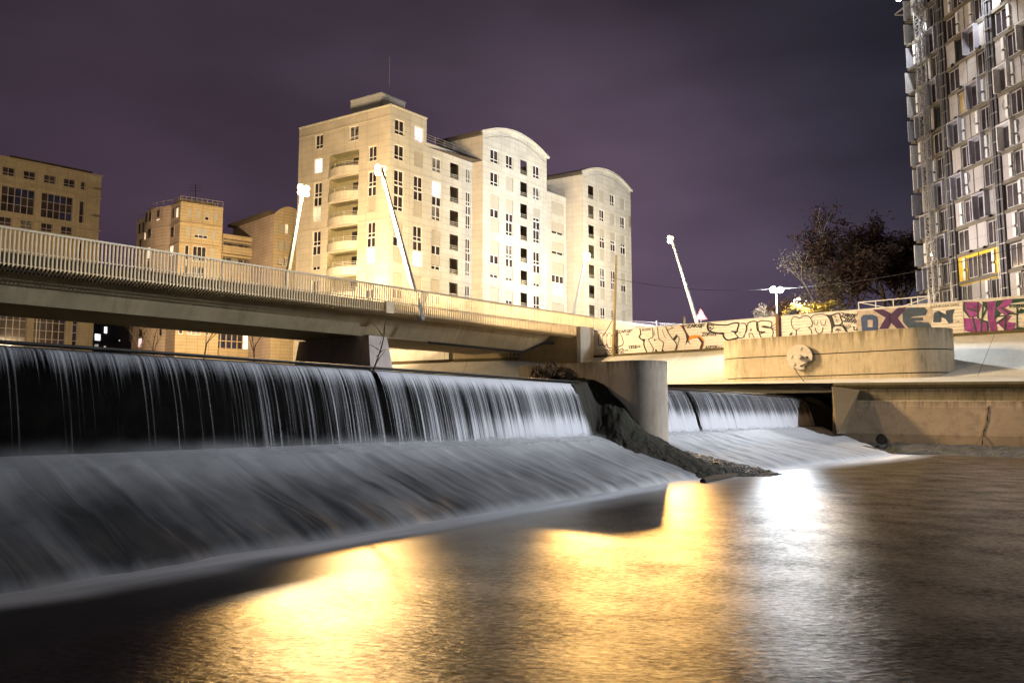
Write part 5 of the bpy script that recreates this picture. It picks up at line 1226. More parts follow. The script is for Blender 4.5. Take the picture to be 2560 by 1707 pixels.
def weir_pier():
    root = empty('weir_pier', wp(30, -.5, -2.4), 'round-nosed brown concrete pier dividing the two weirs, mossy on its left flank', 'pier')
    w_ = 1.2; zt_ = 2.36; b = MB()
    pts = [(29.0-.15, -4.0), (29-.15, 1.5)]; pl = [(28.8, -4.05), (28.8, 1.5)]
    for i in range(1, 48): a = math.pi*i/48; pl.append((30-w_*math.cos(a), 1.5+w_*1.05*math.sin(a)))
    pl += [(31.2, 1.5), (31.2, -4.05)]
    P = [wp(s, e, 0) for s, e in pl]
    # UV wraps around
    b.prism([(p.x, p.y) for p in P], -2.6, zt_)
    b.build('body', 'pier', root, smooth=False)
    # mossy cheek following the spill profile
    prof = [(-4, 1.72), (-1, 1.74), (0, 1.6), (.6, 1.3), (1, .95), (1.5, .45), (2, -.35), (2.6, -.85), (3.2, -1.2), (4.5, -1.75), (5.6, -2.3)]
    def pe(e):
        for i in range(len(prof)-1):
            if prof[i][0] <= e <= prof[i+1][0]: t = (e-prof[i][0])/(prof[i+1][0]-prof[i][0]); return prof[i][1]+(prof[i+1][1]-prof[i][1])*t
        return prof[-1][1]
    def pz(s, e):
        q = (s-27.0)/2.1; edge = 1.32 if e < 0 else 1.32-2.5*sm(0, .7, e)-.16*max(0, e-.7)-.25*max(0, e-2.5)
        top = pe(e); k = sm(.05, .95, q+.10*fbm(e*1.5, s))**1.0 if q < 1 else 1
        z = edge+(top-edge)*k
        r = .10*fbm(s*3, e*3, 2)+.05*fbm(s*9, e*9, 3)
        return (s, e+.05*fbm(s*5, e*2), z+r, (s*1.3, e+z))
    o = grid('mossy_flank', 'moss', lin(27.0, 29.6, 46), lin(-4, 5.6, 150), pz, {}, None, smooth=False)
    o.parent = root; o.location = -root.location
    # posts tangled with flood debris on the upstream end
    for i, (px, pt_) in enumerate(((1343, 909), (1378, 905))):
        r = empty('debris_post', wp(29.0, -3, 1.3), ('left' if i == 0 else 'right')+' one of the two short posts on the pier tangled with dry flood debris', 'post', 'debris posts on the pier')
        s_ = 28.45
        # place on the flank plane
        g = Fac(wp(s_, 0, 0), (WN.x, WN.y)); e_, z_ = g.sz(px, 946); zt2 = g.sz(px, pt_)[1]
        # keep upright with the pier's top
        b = MB(); p = g.pt(e_, 0); b.tube([p+Vector((0, 0, 1.2)), p+Vector((0, 0, zt2-.1))], [.07, .06], 8); r.location = p+Vector((0, 0, 1.2)); r['_o'] = tuple(r.location)
        b.build('post', 'brownm', r)
        d = MB(); random.seed(40+i)
        for k in range(150):
            a = random.uniform(0, 6.28); h = random.uniform(.25, .95) if k % 4 else random.uniform(0, 1); q = p+Vector((0, 0, 1.3+(zt2-1.3)*h)); rr = .2*math.sin(min(1, h)*2.6)+.04
            u = Vector((math.cos(a), math.sin(a), random.uniform(-.5, .5)))*rr; v = Vector((random.uniform(-1, 1), random.uniform(-1, 1), random.uniform(-1.6, .6)))*.13
            d.bar(q+u, q+u+v, .018, .03)
        d.build('debris', 'twig', r)
    # rock shelf between the two foam aprons
    def rz(s, e):
        c = 29.7+.45*max(0, e-2.5); wd = .55+.32*max(0, min(1, (e-2.2)/2))*1.6; q = (s-30.2-(e-2.5)*.22)/(1.9)
        z = -1.0-.22*e+.45*max(0, 1-q*q)-.2+.12*fbm(s*3, e*3)+.05*fbm(s*9, e*9, 4)
        return (s, e, max(z, ZW-.1), (s, e))
    rocks('rock_shelf', lin(28.2, 33.2, 60), lin(1.8, 7.0, 80), rz, 'gravel', 'dark wet rock and gravel tongue below the round-nosed pier between the foam aprons', 'rocks', kind=None)
    b = MB(); a = atz(1757, 1203, ZW+.05); c = atz(1845, 1186, ZW+.05); b.tube([a, a.lerp(c, .3)+Vector((0, 0, .03)), a.lerp(c, .7), c], [.11, .13, .12, .08], 9); tag(b.build('log', 'twig'), 'dark waterlogged timber lying at the tip of the gravel tongue', 'log')
    # branch caught on the weir
    b = MB(); p0 = wp(15.9, -.2, ZC-.1); p1 = at(960, 812, p0.y+1.2)
    p1 = Fac(p0, (1, .1)).pt(*Fac(p0, (1, .1)).sz(962, 815))
    mids = [p0.lerp(p1, t)+Vector((.10*math.sin(t*3.1), 0, .12*math.sin(t*3.1))) for t in lin(0, 1, 9)]
    b.tube(mids, [.03-.0026*i for i in range(9)], 6)
    for i, (u, v) in enumerate(((.35, (.3, 0, .25)), (.5, (-.35, 0, .15)), (.62, (.12, .1, .45)), (.8, (-.3, 0, .35)), (.12, (.35, .1, .55)), (.9, (.1, 0, .4)))):
        q = p0.lerp(p1, u); b.tube([q, q+Vector(v)*.5+Vector((0, 0, .05)), q+Vector(v)], [.014, .01, .004], 5)
    tag(b.build('branch', 'twig'), 'bare thin branch caught on the weir crest and leaning up to the left', 'branch')
weir_pier()

# ================================================================== RIGHT SIDE: PLATFORM, WING WALL, RIVER WALL, GATE TANK
def right_side():
    L0, L1, L2, L3, L4 = at(1560, 968, 71), at(2078, 962, 63.0), at(2083, 963, 56.0), at(2560, 957, 50), at(2900, 955, 46)
    zl = [2.75, 2.7, 2.45, 2.3, 2.25]; Lp = [Vector((p.x, p.y, 0)) for p in (L0, L1, L2, L3, L4)]
    up = lambda z: Vector((0, 0, z))
    bk = [Ff.pt(a, 0, o) for a, o in ((-14, 14), (14, 13), (14.5, 12.8), (FL+2, 8), (FL+14, 8))]
    b = MB(); zb_ = [2.8, 2.8, 2.8, 3.0, 3.0]
    for i in range(4): b.poly([Lp[i]+up(zl[i]), Lp[i+1]+up(zl[i+1]), bk[i+1]+up(zb_[i+1]), bk[i]+up(zb_[i])])
    struct(b.build('platform', 'bank', loc=(20, 60, 0)))
    root = empty('river_wall', Lp[2]+up(-2.2), 'stained concrete river wall with an overhanging lip right of the second weir', 'wall')
    def prof_run(pts, zs, prof, mi_mat, nm):
        b = MB(); u = 0
        for i in range(len(pts)-1):
            a, c = pts[i], pts[i+1]; d = (c-a).normalized(); n = Vector((d.y, -d.x, 0)); l = (c-a).length
            for k in range(len(prof)-1):
                (o0, z0), (o1, z1) = prof[k], prof[k+1]
                b.poly([a+n*o1+up(zs[i]+z1), c+n*o1+up(zs[i+1]+z1), c+n*o0+up(zs[i+1]+z0), a+n*o0+up(zs[i]+z0)], [(u, z1), (u+l, z1), (u+l, z0), (u, z0)])
            u += l
        return b.build(nm, mi_mat, root)
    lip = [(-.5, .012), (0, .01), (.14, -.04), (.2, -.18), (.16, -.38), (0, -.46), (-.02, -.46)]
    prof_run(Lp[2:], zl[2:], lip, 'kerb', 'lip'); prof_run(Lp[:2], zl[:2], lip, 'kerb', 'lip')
    prof_run(Lp[2:], zl[2:], [(.0, -.46), (.02, -1.25), (.12, -1.32)], 'ledge', 'upper_band')
    prof_run(Lp[2:], zl[2:], [(.12, -1.32), (.45, -1.75), (1.4, -3.6), (1.7, -4.8)], 'wall', 'battered_face')
    prof_run(Lp[:2], zl[:2], [(.0, -.46), (.02, -1.9)], 'ledge', 'channel_wall')
    # recesses in the channel wall
    g = Fac(Lp[0], (Lp[1].x-Lp[0].x, Lp[1].y-Lp[0].y)); b = MB()
    for px in (1870, 1925, 1948): a = g.sz(px, 975)[0]; g.box(b, a-.3, a+.3, 1.3, 2.1, .03, .2)
    b.build('bracket', 'blackm', root)
    # tapered wing buttress at the end of the weir
    b = MB(); n = -Vector((Lp[2].x, Lp[2].y, 0)).normalized()
    def q(px, py, Y): return at(px, py, Y)
    A0, A1 = q(2081, 966, 55.2), q(2150, 974, 54.6); B0, B1 = q(2093, 1084, 51.5), q(2112, 1084, 53.6); Cc = q(2076, 966, 60.5); D = q(2084, 1075, 60.5)
    b.poly([B0, B1, A1, A0]); b.poly([D, B0, A0, Cc]); 
    b.poly([A0, A1, A1+Vector((0, 3, 0)), Cc]); b.poly([B1, B1+Vector((1.5, 3, 0)), A1+Vector((1, 3, 0)), A1])
    b.build('buttress', 'wall', root)
    # weir cheek (curved mossy end of second weir)
    prof = [(-3, 1.7), (-1, 1.9), (0, 1.7), (1.0, 1.2), (2.0, .3), (3, -.5), (4.5, -1.0), (6, -1.2)]
    b = MB()
    for i in range(len(prof)-1):
        (e0, z0), (e1, z1) = prof[i], prof[i+1]
        for s0, s1, dz0, dz1 in ((61.2, 61.9, -.5, 0), (61.9, 66, 0, .1)):
            b.poly([wp(s0, e0, z0+dz0), wp(s0, e1, z1+dz0), wp(s1, e1, z1+dz1), wp(s1, e0, z0+dz1)])
        b.poly([wp(61.2, e0, -2.5), wp(61.2, e1, -2.5), wp(61.2, e1, z1-.5), wp(61.2, e0, z0-.5)])
    b.build('mossy_cheek', 'moss', root)
    # gravel bank at the wall foot
    P = [atz(2040, 1078, -1.15), atz(2110, 1088, -1.5), atz(2240, 1138, ZW+.02), atz(2300, 1140, ZW), atz(2570, 1152, ZW-.02), atz(2900, 1160, ZW-.02)]
    vs = []; nS = 150; nT = 22
    def wallpt(t):  # along the wall foot
        a, c = Lp[2], Lp[4]; d = (c-a).normalized(); nn = Vector((d.y, -d.x, 0)); return a.lerp(c, t)+nn*1.1
    W0 = wallpt(0)
    water = [Vector((p.x, p.y, 0)) for p in P[1:]]
    b_v = []; b_f = []
    for i in range(nS+1):
        t = i/nS; k = t*(len(water)-1); j = min(int(k), len(water)-2); wq = water[j].lerp(water[j+1], k-j); wl = wallpt(t*.98-.03)
        for m_ in range(nT+1):
            u = m_/nT; p = wq.lerp(wl, u); z = ZW-.12+(.72-.25*t)*sm(0, 1, u)+(.16*fbm(p.x*1.5, p.y*1.5)+.08*fbm(p.x*5, p.y*5, 2))*(1 if u > .04 else .4)
            b_v.append((p.x, p.y, z))
    for i in range(nS):
        for m_ in range(nT): a = i*(nT+1)+m_; b_f.append((a, a+nT+1, a+nT+2, a+1))
    me = bpy.data.meshes.new('gravel_bank'); me.from_pydata(b_v, [], b_f); ul = me.uv_layers.new(name='UV')
    for lp in me.loops: v = me.vertices[lp.vertex_index].co; ul.data[lp.index].uv = (v.x, v.y)
    me.materials.append(M['gravel']); o = bpy.data.objects.new('gravel_bank', me); C.objects.link(o); o['kind'] = 'stuff'
    # pipe outlet lying in the gravel
    b = MB(); c = at(2204, 1098, 47.5); ax = Vector((-.5, -.85, .1)).normalized(); r = .33
    b.tube([c, c-ax*1.6], [r, r], 14, cap=False); b.tube([c-ax*.02, c-ax*.9], [r-.06, r-.06], 14); tag(b.build('drain_outlet', 'blackm'), 'round dark drain outlet sticking out of the gravel by the wall', 'pipe')
    # crack and old paint on the battered face
    aw, cw = Lp[2], Lp[3]; dw = (cw-aw).normalized(); nw = Vector((dw.y, -dw.x, 0)); gw = Fac(aw+nw*.95, (dw.x, dw.y)); lw_ = (cw-aw).length
    def wpt(px, py, o=.03):
        u, z = gw.sz(px, py); zt_ = zl[2]+(zl[3]-zl[2])*u/lw_; v = max(-1, min(3, (zt_-1.75-z)))   # metres below the break
        return aw+dw*u+nw*(.45+v*.5135+o)+up(z)
    b = MB(); cr = [(2474, 1014), (2470, 1022), (2472, 1030), (2468, 1040), (2469, 1052), (2465, 1062), (2462, 1072), (2459, 1078), (2458, 1088), (2456, 1100), (2455, 1112)]
    for i in range(len(cr)-1): b.bar(wpt(*cr[i]), wpt(*cr[i+1]), .035 if i % 3 else .07, .03, up=nw)
    b.build('crack', 'blackm', root)
    b = MB()
    for k, pl in enumerate(([(2408, 1020), (2440, 1017), (2500, 1019), (2512, 1028), (2490, 1040), (2474, 1060), (2452, 1066), (2428, 1052), (2412, 1036)], [(2416, 1074), (2430, 1068), (2452, 1074), (2450, 1092), (2444, 1112), (2440, 1090), (2434, 1116), (2428, 1094), (2418, 1090)])):
        c_ = wpt(sum(p[0] for p in pl)/len(pl), sum(p[1] for p in pl)/len(pl), .02+.004*k)
        for i in range(len(pl)): b.poly([wpt(*pl[i], .02+.004*k), wpt(*pl[(i+1) % len(pl)], .02+.004*k), c_])
    # ---- rounded gate tank
    up3 = Vector((0, 0, 1)); C2 = Vector((30.85, 58, 0)); C1 = C2-Ff.D*12.6; rad = 2.6; zt_ = (at(1820, 853, 66.5).z+at(2390, 826, 57).z)/2; z0 = 2.2
    tk = empty('gate_tank', (C1+C2)/2+up(z0), 'large round-ended tan concrete tank standing on the platform before the hoarding', 'tank')
    ang0 = math.atan2(Ff.N.y, Ff.N.x)
    pts = []
    for i in range(25): a = ang0-math.pi/2-math.pi/2+math.pi/2+ (math.pi)*i/24; 
    # outline: front edge C1->C2 (river side), right cap, back edge, left cap
    nA = 60
    def cap(c, a_from, a_to):
        return [c+Vector((math.cos(a_from+(a_to-a_from)*i/nA), math.sin(a_from+(a_to-a_from)*i/nA), 0))*rad for i in range(nA+1)]
    pts = cap(C2, ang0, ang0+math.pi)+cap(C1, ang0+math.pi, ang0+2*math.pi)
    def band(za, zb, grow, mat_, nm):
        b = MB(); cx = (C1+C2)/2; pp = []
        for p in pts:
            c = C1 if (p-C1).length < (p-C2).length else C2; pp.append(p+(p-c).normalized()*grow)
        b.prism([(p.x, p.y) for p in pp], za, zb); return b.build(nm, mat_, tk)
    h = zt_-z0; zj1 = Fac(C2+Ff.N*rad, (-Ff.D.x, -Ff.D.y)).sz(2300, 931)[1]; zj2 = Fac(C2+Ff.N*rad, (-Ff.D.x, -Ff.D.y)).sz(2300, 872)[1]
    band(z0, zj1-.04, .03, 'gate', 'tier'); band(zj1-.04, zj1+.04, -.08, 'blackm', 'joint'); band(zj1+.04, zj2-.04, .015, 'gate', 'tier'); band(zj2-.04, zj2+.04, -.08, 'blackm', 'joint'); band(zj2+.035, zt_, 0, 'gate', 'tier')
    # disc wheel
    ft = Fac(C1+Ff.N*(rad+.02), (Ff.D.x, Ff.D.y)); dc = ft.sz(2001, 893)
    rD = abs(ft.sz(2033, 893)[0]-dc[0])
    dk = empty('steel_disc', ft.pt(dc[0], dc[1]-rD, .3), 'pale round steel disc with bosses and a notch bolted to the tank wall', 'disc')
    b = MB(); n = 40; out = []
    for i in range(n):
        a = 2*math.pi*i/n; r_ = rD
        if -1.25 < ((a+math.pi) % (2*math.pi))-math.pi < -.35: r_ = rD*.80
        out.append((dc[0]+r_*math.cos(a), dc[1]+r_*math.sin(a)))
    fr = [ft.pt(x, z, .28) for x, z in out]; bk_ = [ft.pt(x, z, .12) for x, z in out]
    b.poly(fr[::-1]); b.poly(bk_)
    for i in range(n): j = (i+1) % n; b.poly([fr[i], fr[j], bk_[j], bk_[i]])
    b.build('plate', 'disc', dk)
    def knob(x, z, r_, o0, o1, mt, nm):
        b = MB(); b.tube([ft.pt(dc[0]+x*rD, dc[1]+z*rD, o0), ft.pt(dc[0]+x*rD, dc[1]+z*rD, o1)], r_*rD, 14); b.build(nm, mt, dk)
    knob(0, 0, .2, .12, .62, 'disc', 'hub')
    for x, z in ((.08, .7), (-.68, .08), (-.5, -.55)): knob(x, z, .15, .2, .32, 'disc', 'boss')
    knob(.62, -.05, .09, .2, .30, 'blackm', 'hole'); knob(.12, -.72, .07, .2, .33, 'blackm', 'hole')
    b = MB(); b.bar(ft.pt(dc[0]+.12*rD, dc[1]-.72*rD, .3), ft.pt(dc[0]+.75*rD, dc[1]-.42*rD, .3), .08, .06); b.build('latch', 'blackm', dk)
    b = MB(); b.tube([ft.pt(dc[0]-.45*rD, dc[1]-.85*rD, .3), ft.pt(ft.sz(2025, 963)[0]+.3, 2.55, 2.0)], .035, 6); b.build('stay_rod', 'blackm', dk)
    return Lp, zl
Lp, zl = right_side()

# ================================================================== TOWER BLOCK UNDER RENOVATION
def tower():
    P0 = at(2305, 620, 84); D = vpdir(1050); P0 = Vector((P0.x, P0.y, 0))
    f = Fac(P0, (-D[0], -D[1]))      # s grows towards the camera / right
    aa = lambda px, py=420: f.sz(px, py)[0]
    zz = lambda px, py: f.sz(px, py)[1]
    B = empty('tower_block', P0+Vector((0, 0, 6.5)), 'tall apartment tower under renovation with missing cladding at the right edge', 'building')
    aEnd = aa(2760, 420); fl = (zz(2440, 552)-zz(2440, 628))
    fl = 2.9
    zy = zz(2440, 630)            # top of the yellow band
    k0 = zy-fl*4; nfl = 16
    wb = MB(); f.box(wb, 0, aEnd, 6.3, k0+fl*nfl+1, -13, -.35); wb.build('wall', 'tbrown', B)
    ducts = [(aa(2366), aa(2378)), (aa(2487), aa(2502)), (aa(2640), aa(2655))]
    edges = [0, ducts[0][0], ducts[0][1], ducts[1][0], ducts[1][1], ducts[2][0], ducts[2][1], aEnd]
    pn = MB()
    bays = [(0.25, ducts[0][0]-.05), (ducts[0][1]+.05, ducts[1][0]-.05), (ducts[1][1]+.05, ducts[2][0]-.05), (ducts[2][1]+.05, aEnd)]
    random.seed(23)
    for k in range(nfl):
        z0 = k0+fl*k; 
        if z0+fl < 9: continue
        wz0, wz1 = z0+.42, z0+fl-.22
        for bi, (a0, a1) in enumerate(bays):
            w_ = a1-a0
            n = max(1, round(w_/2.6)); uw = w_/n
            for u in range(n):
                x0 = a0+uw*u; yell = (k == 3 and bi == 1)
                # window position alternates
                alt = (k+u+bi) % 2
                ww = 1.35 if not alt else 1.5
                wx = x0+(.25 if alt else uw-ww-.25) if n > 1 else x0+(uw-ww)*(.3 if alt else .75)
                pm = 'tyellow' if yell else 'tbeige'
                pb_ = MB(); g = .06
                if wx-x0 > .3: f.box(pb_, x0+g, wx-.05, z0+.32, z0+fl-.06, -.35, -.12)
                if x0+uw-(wx+ww) > .3: f.box(pb_, wx+ww+.05, x0+uw-g, z0+.32, z0+fl-.06, -.35, -.12)
                if yell: f.box(pb_, x0+g, x0+uw-g, z0-.15, z0+.3, -.35, -.11); f.box(pb_, x0+g, x0+uw-g, z0+fl-.35, z0+fl+.05, -.35, -.11)
                pb_.build('cladding_panel', pm, B)
                box = alt and random.random() < .6
                if k in (9,) and bi == 0 or (k == 11 and bi == 1 and u == 0):      # emptied opening
                    q = MB(); f.box(q, wx, wx+ww, wz0, wz1, -.36, -.3); q.build('open_bay', 'blackm', B)
                else:
                    board = random.random() < .05 and k > 4
                    fm = MB(); dz = -.30
                    f.box(fm, wx, wx+ww, wz0, wz0+.07, dz, dz+.1); f.box(fm, wx, wx+ww, wz1-.07, wz1, dz, dz+.1); f.box(fm, wx, wx+.07, wz0+.07, wz1-.07, dz, dz+.098); f.box(fm, wx+ww-.07, wx+ww, wz0+.07, wz1-.07, dz, dz+.098); f.box(fm, wx+ww/2-.04, wx+ww/2+.04, wz0+.07, wz1-.07, dz, dz+.095)
                    wo = fm.build('window', 'twin', B); q = MB(); f.box(q, wx+.02, wx+ww-.02, wz0+.02, wz1-.02, -.33, -.26); q.build('pane', 'tboard' if board else 'glass', wo)
                if box:     # projecting insulated surround
                    s_ = MB(); o1 = .42
                    f.box(s_, wx-.14, wx-.02, wz0-.1, wz1+.2, -.34, o1); f.box(s_, wx+ww+.02, wx+ww+.14, wz0-.1, wz1+.2, -.34, o1); f.box(s_, wx-.02, wx+ww+.02, wz1+.05, wz1+.18, -.34, o1-.003)
                    s_.build('window_surround', 'tlilac' if bi != 2 else 'twhite', B)
                r_ = random.random()
                px_ = (wx+ww+.16) if alt else wx-.5
                if r_ < .55 and x0 < px_ < x0+uw-.35:
                    i_ = MB(); f.box(i_, px_, px_+.34, z0+.4, z0+1.25, -.119, .06); f.box(i_, px_, px_+.34, z0+1.5, z0+fl-.25, -.119, .06); f.box(i_, px_+.05, px_+.2, z0+1.25, z0+1.5, -.119, -.02, 1); i_.build('insulation', ['twhite', 'tpipe'], B)
                if r_ > .55: 
                    i_ = MB(); c = f.pt(px_+.1, z0+.2, .05); i_.tube([c, c+f.D*.35+f.N*.15], .13, 7); i_.build('bracket', 'blackm', B)
                if r_ < .3:
                    i_ = MB(); x1 = x0+random.uniform(.2, uw-.6); pts_ = [f.pt(x1+.25*math.sin(j*1.3+k), z0+fl-.3-j*.35, -.05) for j in range(7)]; i_.tube(pts_, .025, 4); i_.build('loose_cable', 'blackm', B)
        s_ = MB(); f.box(s_, 0, aEnd, z0-.06, z0+.30, -.34, -.05); s_.build('floor_slab', 'tbrown', B)
    for a0, a1 in ducts:
        b = MB(); f.box(b, a0, (a0+a1)/2-.05, 6.3, k0+fl*nfl, -.34, .08); f.box(b, (a0+a1)/2+.1, a1, 6.3, k0+fl*nfl, -.34, .02); b.build('duct', 'tpipe', B)
        b = MB()
        for q in range(2): b.tube([f.pt(a0-.1+q*.2, 6.3, .2), f.pt(a0-.1+q*.2, k0+fl*nfl, .2)], .035, 5)
        for k in range(nfl*2): f.box(b, a0-.2, a1+.1, k0+k*fl/2, k0+k*fl/2+.06, .081, .17)
        b.build('duct_bracket', 'steel', B)
    # left edge: projecting balcony leaves
    random.seed(5)
    for k in range(nfl):
        z0 = k0+fl*k
        if z0 < 7: continue
        s_ = MB(); o = random.uniform(.1, .9); f.box(s_, -.55-o*.3, -.45-o*.3, z0+.3, z0+fl-.2, -1.2, .25+o*.2); s_.build('edge_panel', 'twhite' if k % 3 else 'tlilac', B)
        s_ = MB(); f.box(s_, -.7, 0, z0, z0+.22, -1.2, .15); s_.build('balcony_slab', 'tbrown', B)
    # crown frame
    for i, a_ in enumerate((1.5, aa(2470, 30))):  # added lamps grazing the facade to whiten its projecting parts
        zz_ = zz(2440, -40)+(3.2 if i == 0 else .5); wl_ = empty('added_work_light', f.pt(a_, zz_, 2.2), ['left', 'right'][i]+' added work light above the top of the frame, whitening the tower face', 'work light')
        q = MB(); f.box(q, a_-.3, a_+.3, zz_, zz_+.35, 2.0, 2.4); q.build('lamp', 'led', wl_); q = MB(); q.bar(f.pt(a_, zz_+.2, -.1), f.pt(a_, zz_+.2, 2.0), .08); q.build('arm', 'steel', wl_)
        light('added_work_spot', 'SPOT', f.pt(a_, zz_-.1, 2.2), 7000, (.92, .96, 1), .2, target=f.pt(a_+.5, zz_-14, .4), size=70, blend=.6)
    s_ = MB()
    zt_ = zz(2260, 20); 
    for q in range(5): s_.bar(f.pt(0, zt_, -q*1.0), f.pt(-2.6, zt_+.1, -q*1.0), .12)
    s_.bar(f.pt(-2.6, zt_+.1, 0), f.pt(-2.6, zt_+.1, -4), .16); s_.build('roof_frame', 'twin', B)
    # hoist mast, a thing of its own
    mr = empty('hoist_mast', f.pt(aa(2338), 6.4, 1.2), 'lattice steel hoist mast climbing the left corner of the tower', 'mast')
    b = MB(); x0 = aa(2332, 420); wd = .75
    zt_ = k0+fl*nfl+2; cn = [(x0, .6), (x0+wd, .6), (x0+wd, 1.3), (x0, 1.3)]
    for x, o in cn: b.tube([f.pt(x, 6.4, o), f.pt(x, zt_, o)], .05, 5)
    b.build('upright', 'steel', mr)
    b = MB(); z = 6.6; i = 0
    while z < zt_-1:
        for q in range(4):
            p, r_ = cn[q], cn[(q+1) % 4]; b.bar(f.pt(*[p[0]], z, p[1]), f.pt(r_[0], z, r_[1]), .04); b.bar(f.pt(p[0], z, p[1]), f.pt(r_[0], z+.75, r_[1]), .035)
        z += .75
    b.build('lattice', 'steel', mr)
    # white tarp bundle and net at the foot
    b = MB(); g = f; c = Ff.pt(Ff.sz(2345, 757)[0], ztf-.1, -1.2)
    for i in range(6): b.tube([c+Ff.D*(i*.5-1.2), c+Ff.D*(i*.5-.7)+Vector((0, 0, .12+.1*math.sin(i*2)))], [.22, .26], 8)
    tag(b.build('tarpaulin', 'twhite', smooth=True), 'crumpled white tarpaulin heaped behind the hoarding at the tower foot', 'tarpaulin')
    return f, B
TF, TB = tower()

# ================================================================== TREES
def tree(base, h, spread, label, leafmat, nleaf, leafs=.22, name='bare_tree', seed=1, levels=5, barkm='bark', lean=0, leafr=1.0, trunk_r=.32, first=.33):
    random.seed(seed); base = Vector(base)
    root = empty(name, base, label, 'tree'); tb = MB(); bb = MB(); tips = []
    def grow(p, d, l, r, lv):
        n = 4; pts = [p]; q = p
        for i in range(n):
            d = (d+Vector((random.uniform(-1, 1), random.uniform(-1, 1), random.uniform(-.3, .6)))*.13).normalized(); q = q+d*l/n; pts.append(q)
        rr = [r*(1-.38*i/n) for i in range(n+1)]
        (tb if lv <= 1 else bb).tube(pts, rr, 8 if lv < 2 else (5 if lv < 4 else 3), cap=False)
        if lv >= levels-2: tips.extend(pts[1:])
        if lv < levels:
            k = 3 if lv < 2 else random.choice((3, 3, 4))
            for j in range(k):
                a = random.uniform(0, 6.28); out = Vector((math.cos(a), math.sin(a), 0)); w_ = random.uniform(.45, .95)*spread
                nd = (d*.9+out*w_+Vector((0, 0, .12))).normalized(); st = pts[random.choice((2, 3, 4))] if j else pts[-1]
                grow(st, nd, l*random.uniform(.60, .82), r*(.62 if j == 0 else .5), lv+1)
    grow(base, Vector((lean, 0, 1)).normalized(), h*first, trunk_r, 0)
    tb.build('trunk', barkm, root); bb.build('branches', barkm if barkm == 'bark' else 'twig', root)
    if nleaf:
        lb = MB()
        for i in range(nleaf):
            t = random.choice(tips); c = t+Vector((random.gauss(0, .45), random.gauss(0, .45), random.gauss(0, .4)))*leafr
            u = Vector((random.gauss(0, 1), random.gauss(0, 1), random.gauss(0, 1))).normalized(); v = u.orthogonal().normalized(); s_ = leafs*random.uniform(.6, 1.3)
            lb.poly([c-u*s_, c+v*s_*.5, c+u*s_, c-v*s_*.5])
        lb.build('crown', leafmat, root)
    return root
def gp(px, Y, z=6.4): p = at(px, 1000, Y); return (p.x, p.y, z)
tree(gp(2135, 96), 19, .75, 'tall dark leafy tree with a forked pale trunk, left of the tower', 'leafdark', 9000, .26, seed=3, trunk_r=.38)
tree(gp(2200, 100), 21.5, .8, 'biggest dark tree, its crown touching the tower block edge', 'leafdark', 11000, .28, seed=8, trunk_r=.42, lean=.12)
tree(gp(2290, 104), 21, .8, 'dark tree behind the corner of the tower block', 'leafdark', 9000, .28, seed=12, trunk_r=.4)
tree(gp(2060, 94), 14.2, .6, 'slender tree with pale leaves at its tip, rising left of the dark crowns', 'leafpale', 2600, .2, seed=21, trunk_r=.22, lean=-.05)
tree(gp(2000, 98), 10, .8, 'small thin pale tree above the yellow bushes', 'leafdark', 2500, .2, seed=31, trunk_r=.16, levels=4)
def bush(px, py0, py1, wpx, Y, label, mat_, n, seed, leafs=.14):
    random.seed(seed); c = at(px, (py0+py1)/2, Y); rx = wpx/2*Y/F; rz = (py1-py0)/2*Y/F
    root = empty('bush', (c.x, c.y, 6.4), label, 'bush'); b = MB()
    for i in range(7):
        a = random.uniform(0, 6.28); b.tube([(c.x+.2*math.cos(a), c.y+.2*math.sin(a), 6.4), (c.x+rx*.5*math.cos(a), c.y+rx*.4*math.sin(a), c.z)], [.05, .02], 5)
    b.build('stems', 'bark', root); lb = MB(); cl = [(random.uniform(-.8, .8), random.uniform(-.7, .7), random.uniform(-.8, .75)) for _ in range(16)]
    for i in range(n):
        k = random.choice(cl); q = Vector((c.x+(k[0]+random.gauss(0, .17))*rx, c.y+(k[1]+random.gauss(0, .2))*rx*.8, c.z+(k[2]+random.gauss(0, .2))*rz))
        u = Vector((random.gauss(0, 1), random.gauss(0, 1), random.gauss(0, 1))).normalized(); v = u.orthogonal().normalized(); s_ = leafs*random.uniform(.6, 1.3); lb.poly([q-u*s_, q+v*s_*.5, q+u*s_, q-v*s_*.5])
    lb.build('foliage', mat_, root)
bush(2020, 755, 800, 130, 84, 'bright yellow lit bush just right of the small street lamp', 'leafy', 3200, 51)
bush(2100, 770, 800, 70, 83, 'smaller yellow green bush in front of the dark tree trunks', 'leafy', 1500, 52)
bush(1912, 765, 805, 60, 86, 'pinkish grey bush left of the floodlight post', 'leafpale', 900, 53)
bush(1990, 775, 800, 60, 82, 'whitish shrub washed out by the floodlight behind the hoarding', 'leafpale', 900, 54)
for i, (px, Y, h) in enumerate(((505, 110, 11.5), (382, 112, 10.4), (630, 108, 10.2), (352, 114, 9.8))):
    tree(gp(px, Y, 5.8), h, .75, ['leafless small tree in front of the yellow corner block', 'leafless small tree before the pinkish curved wall', 'thin leafless tree in front of the lit glass front', 'leafless sapling at the left end of the pinkish wall'][i], 'twig', 0, name='bare_tree', seed=60+i, levels=4, barkm='twig', trunk_r=.13, first=.42)

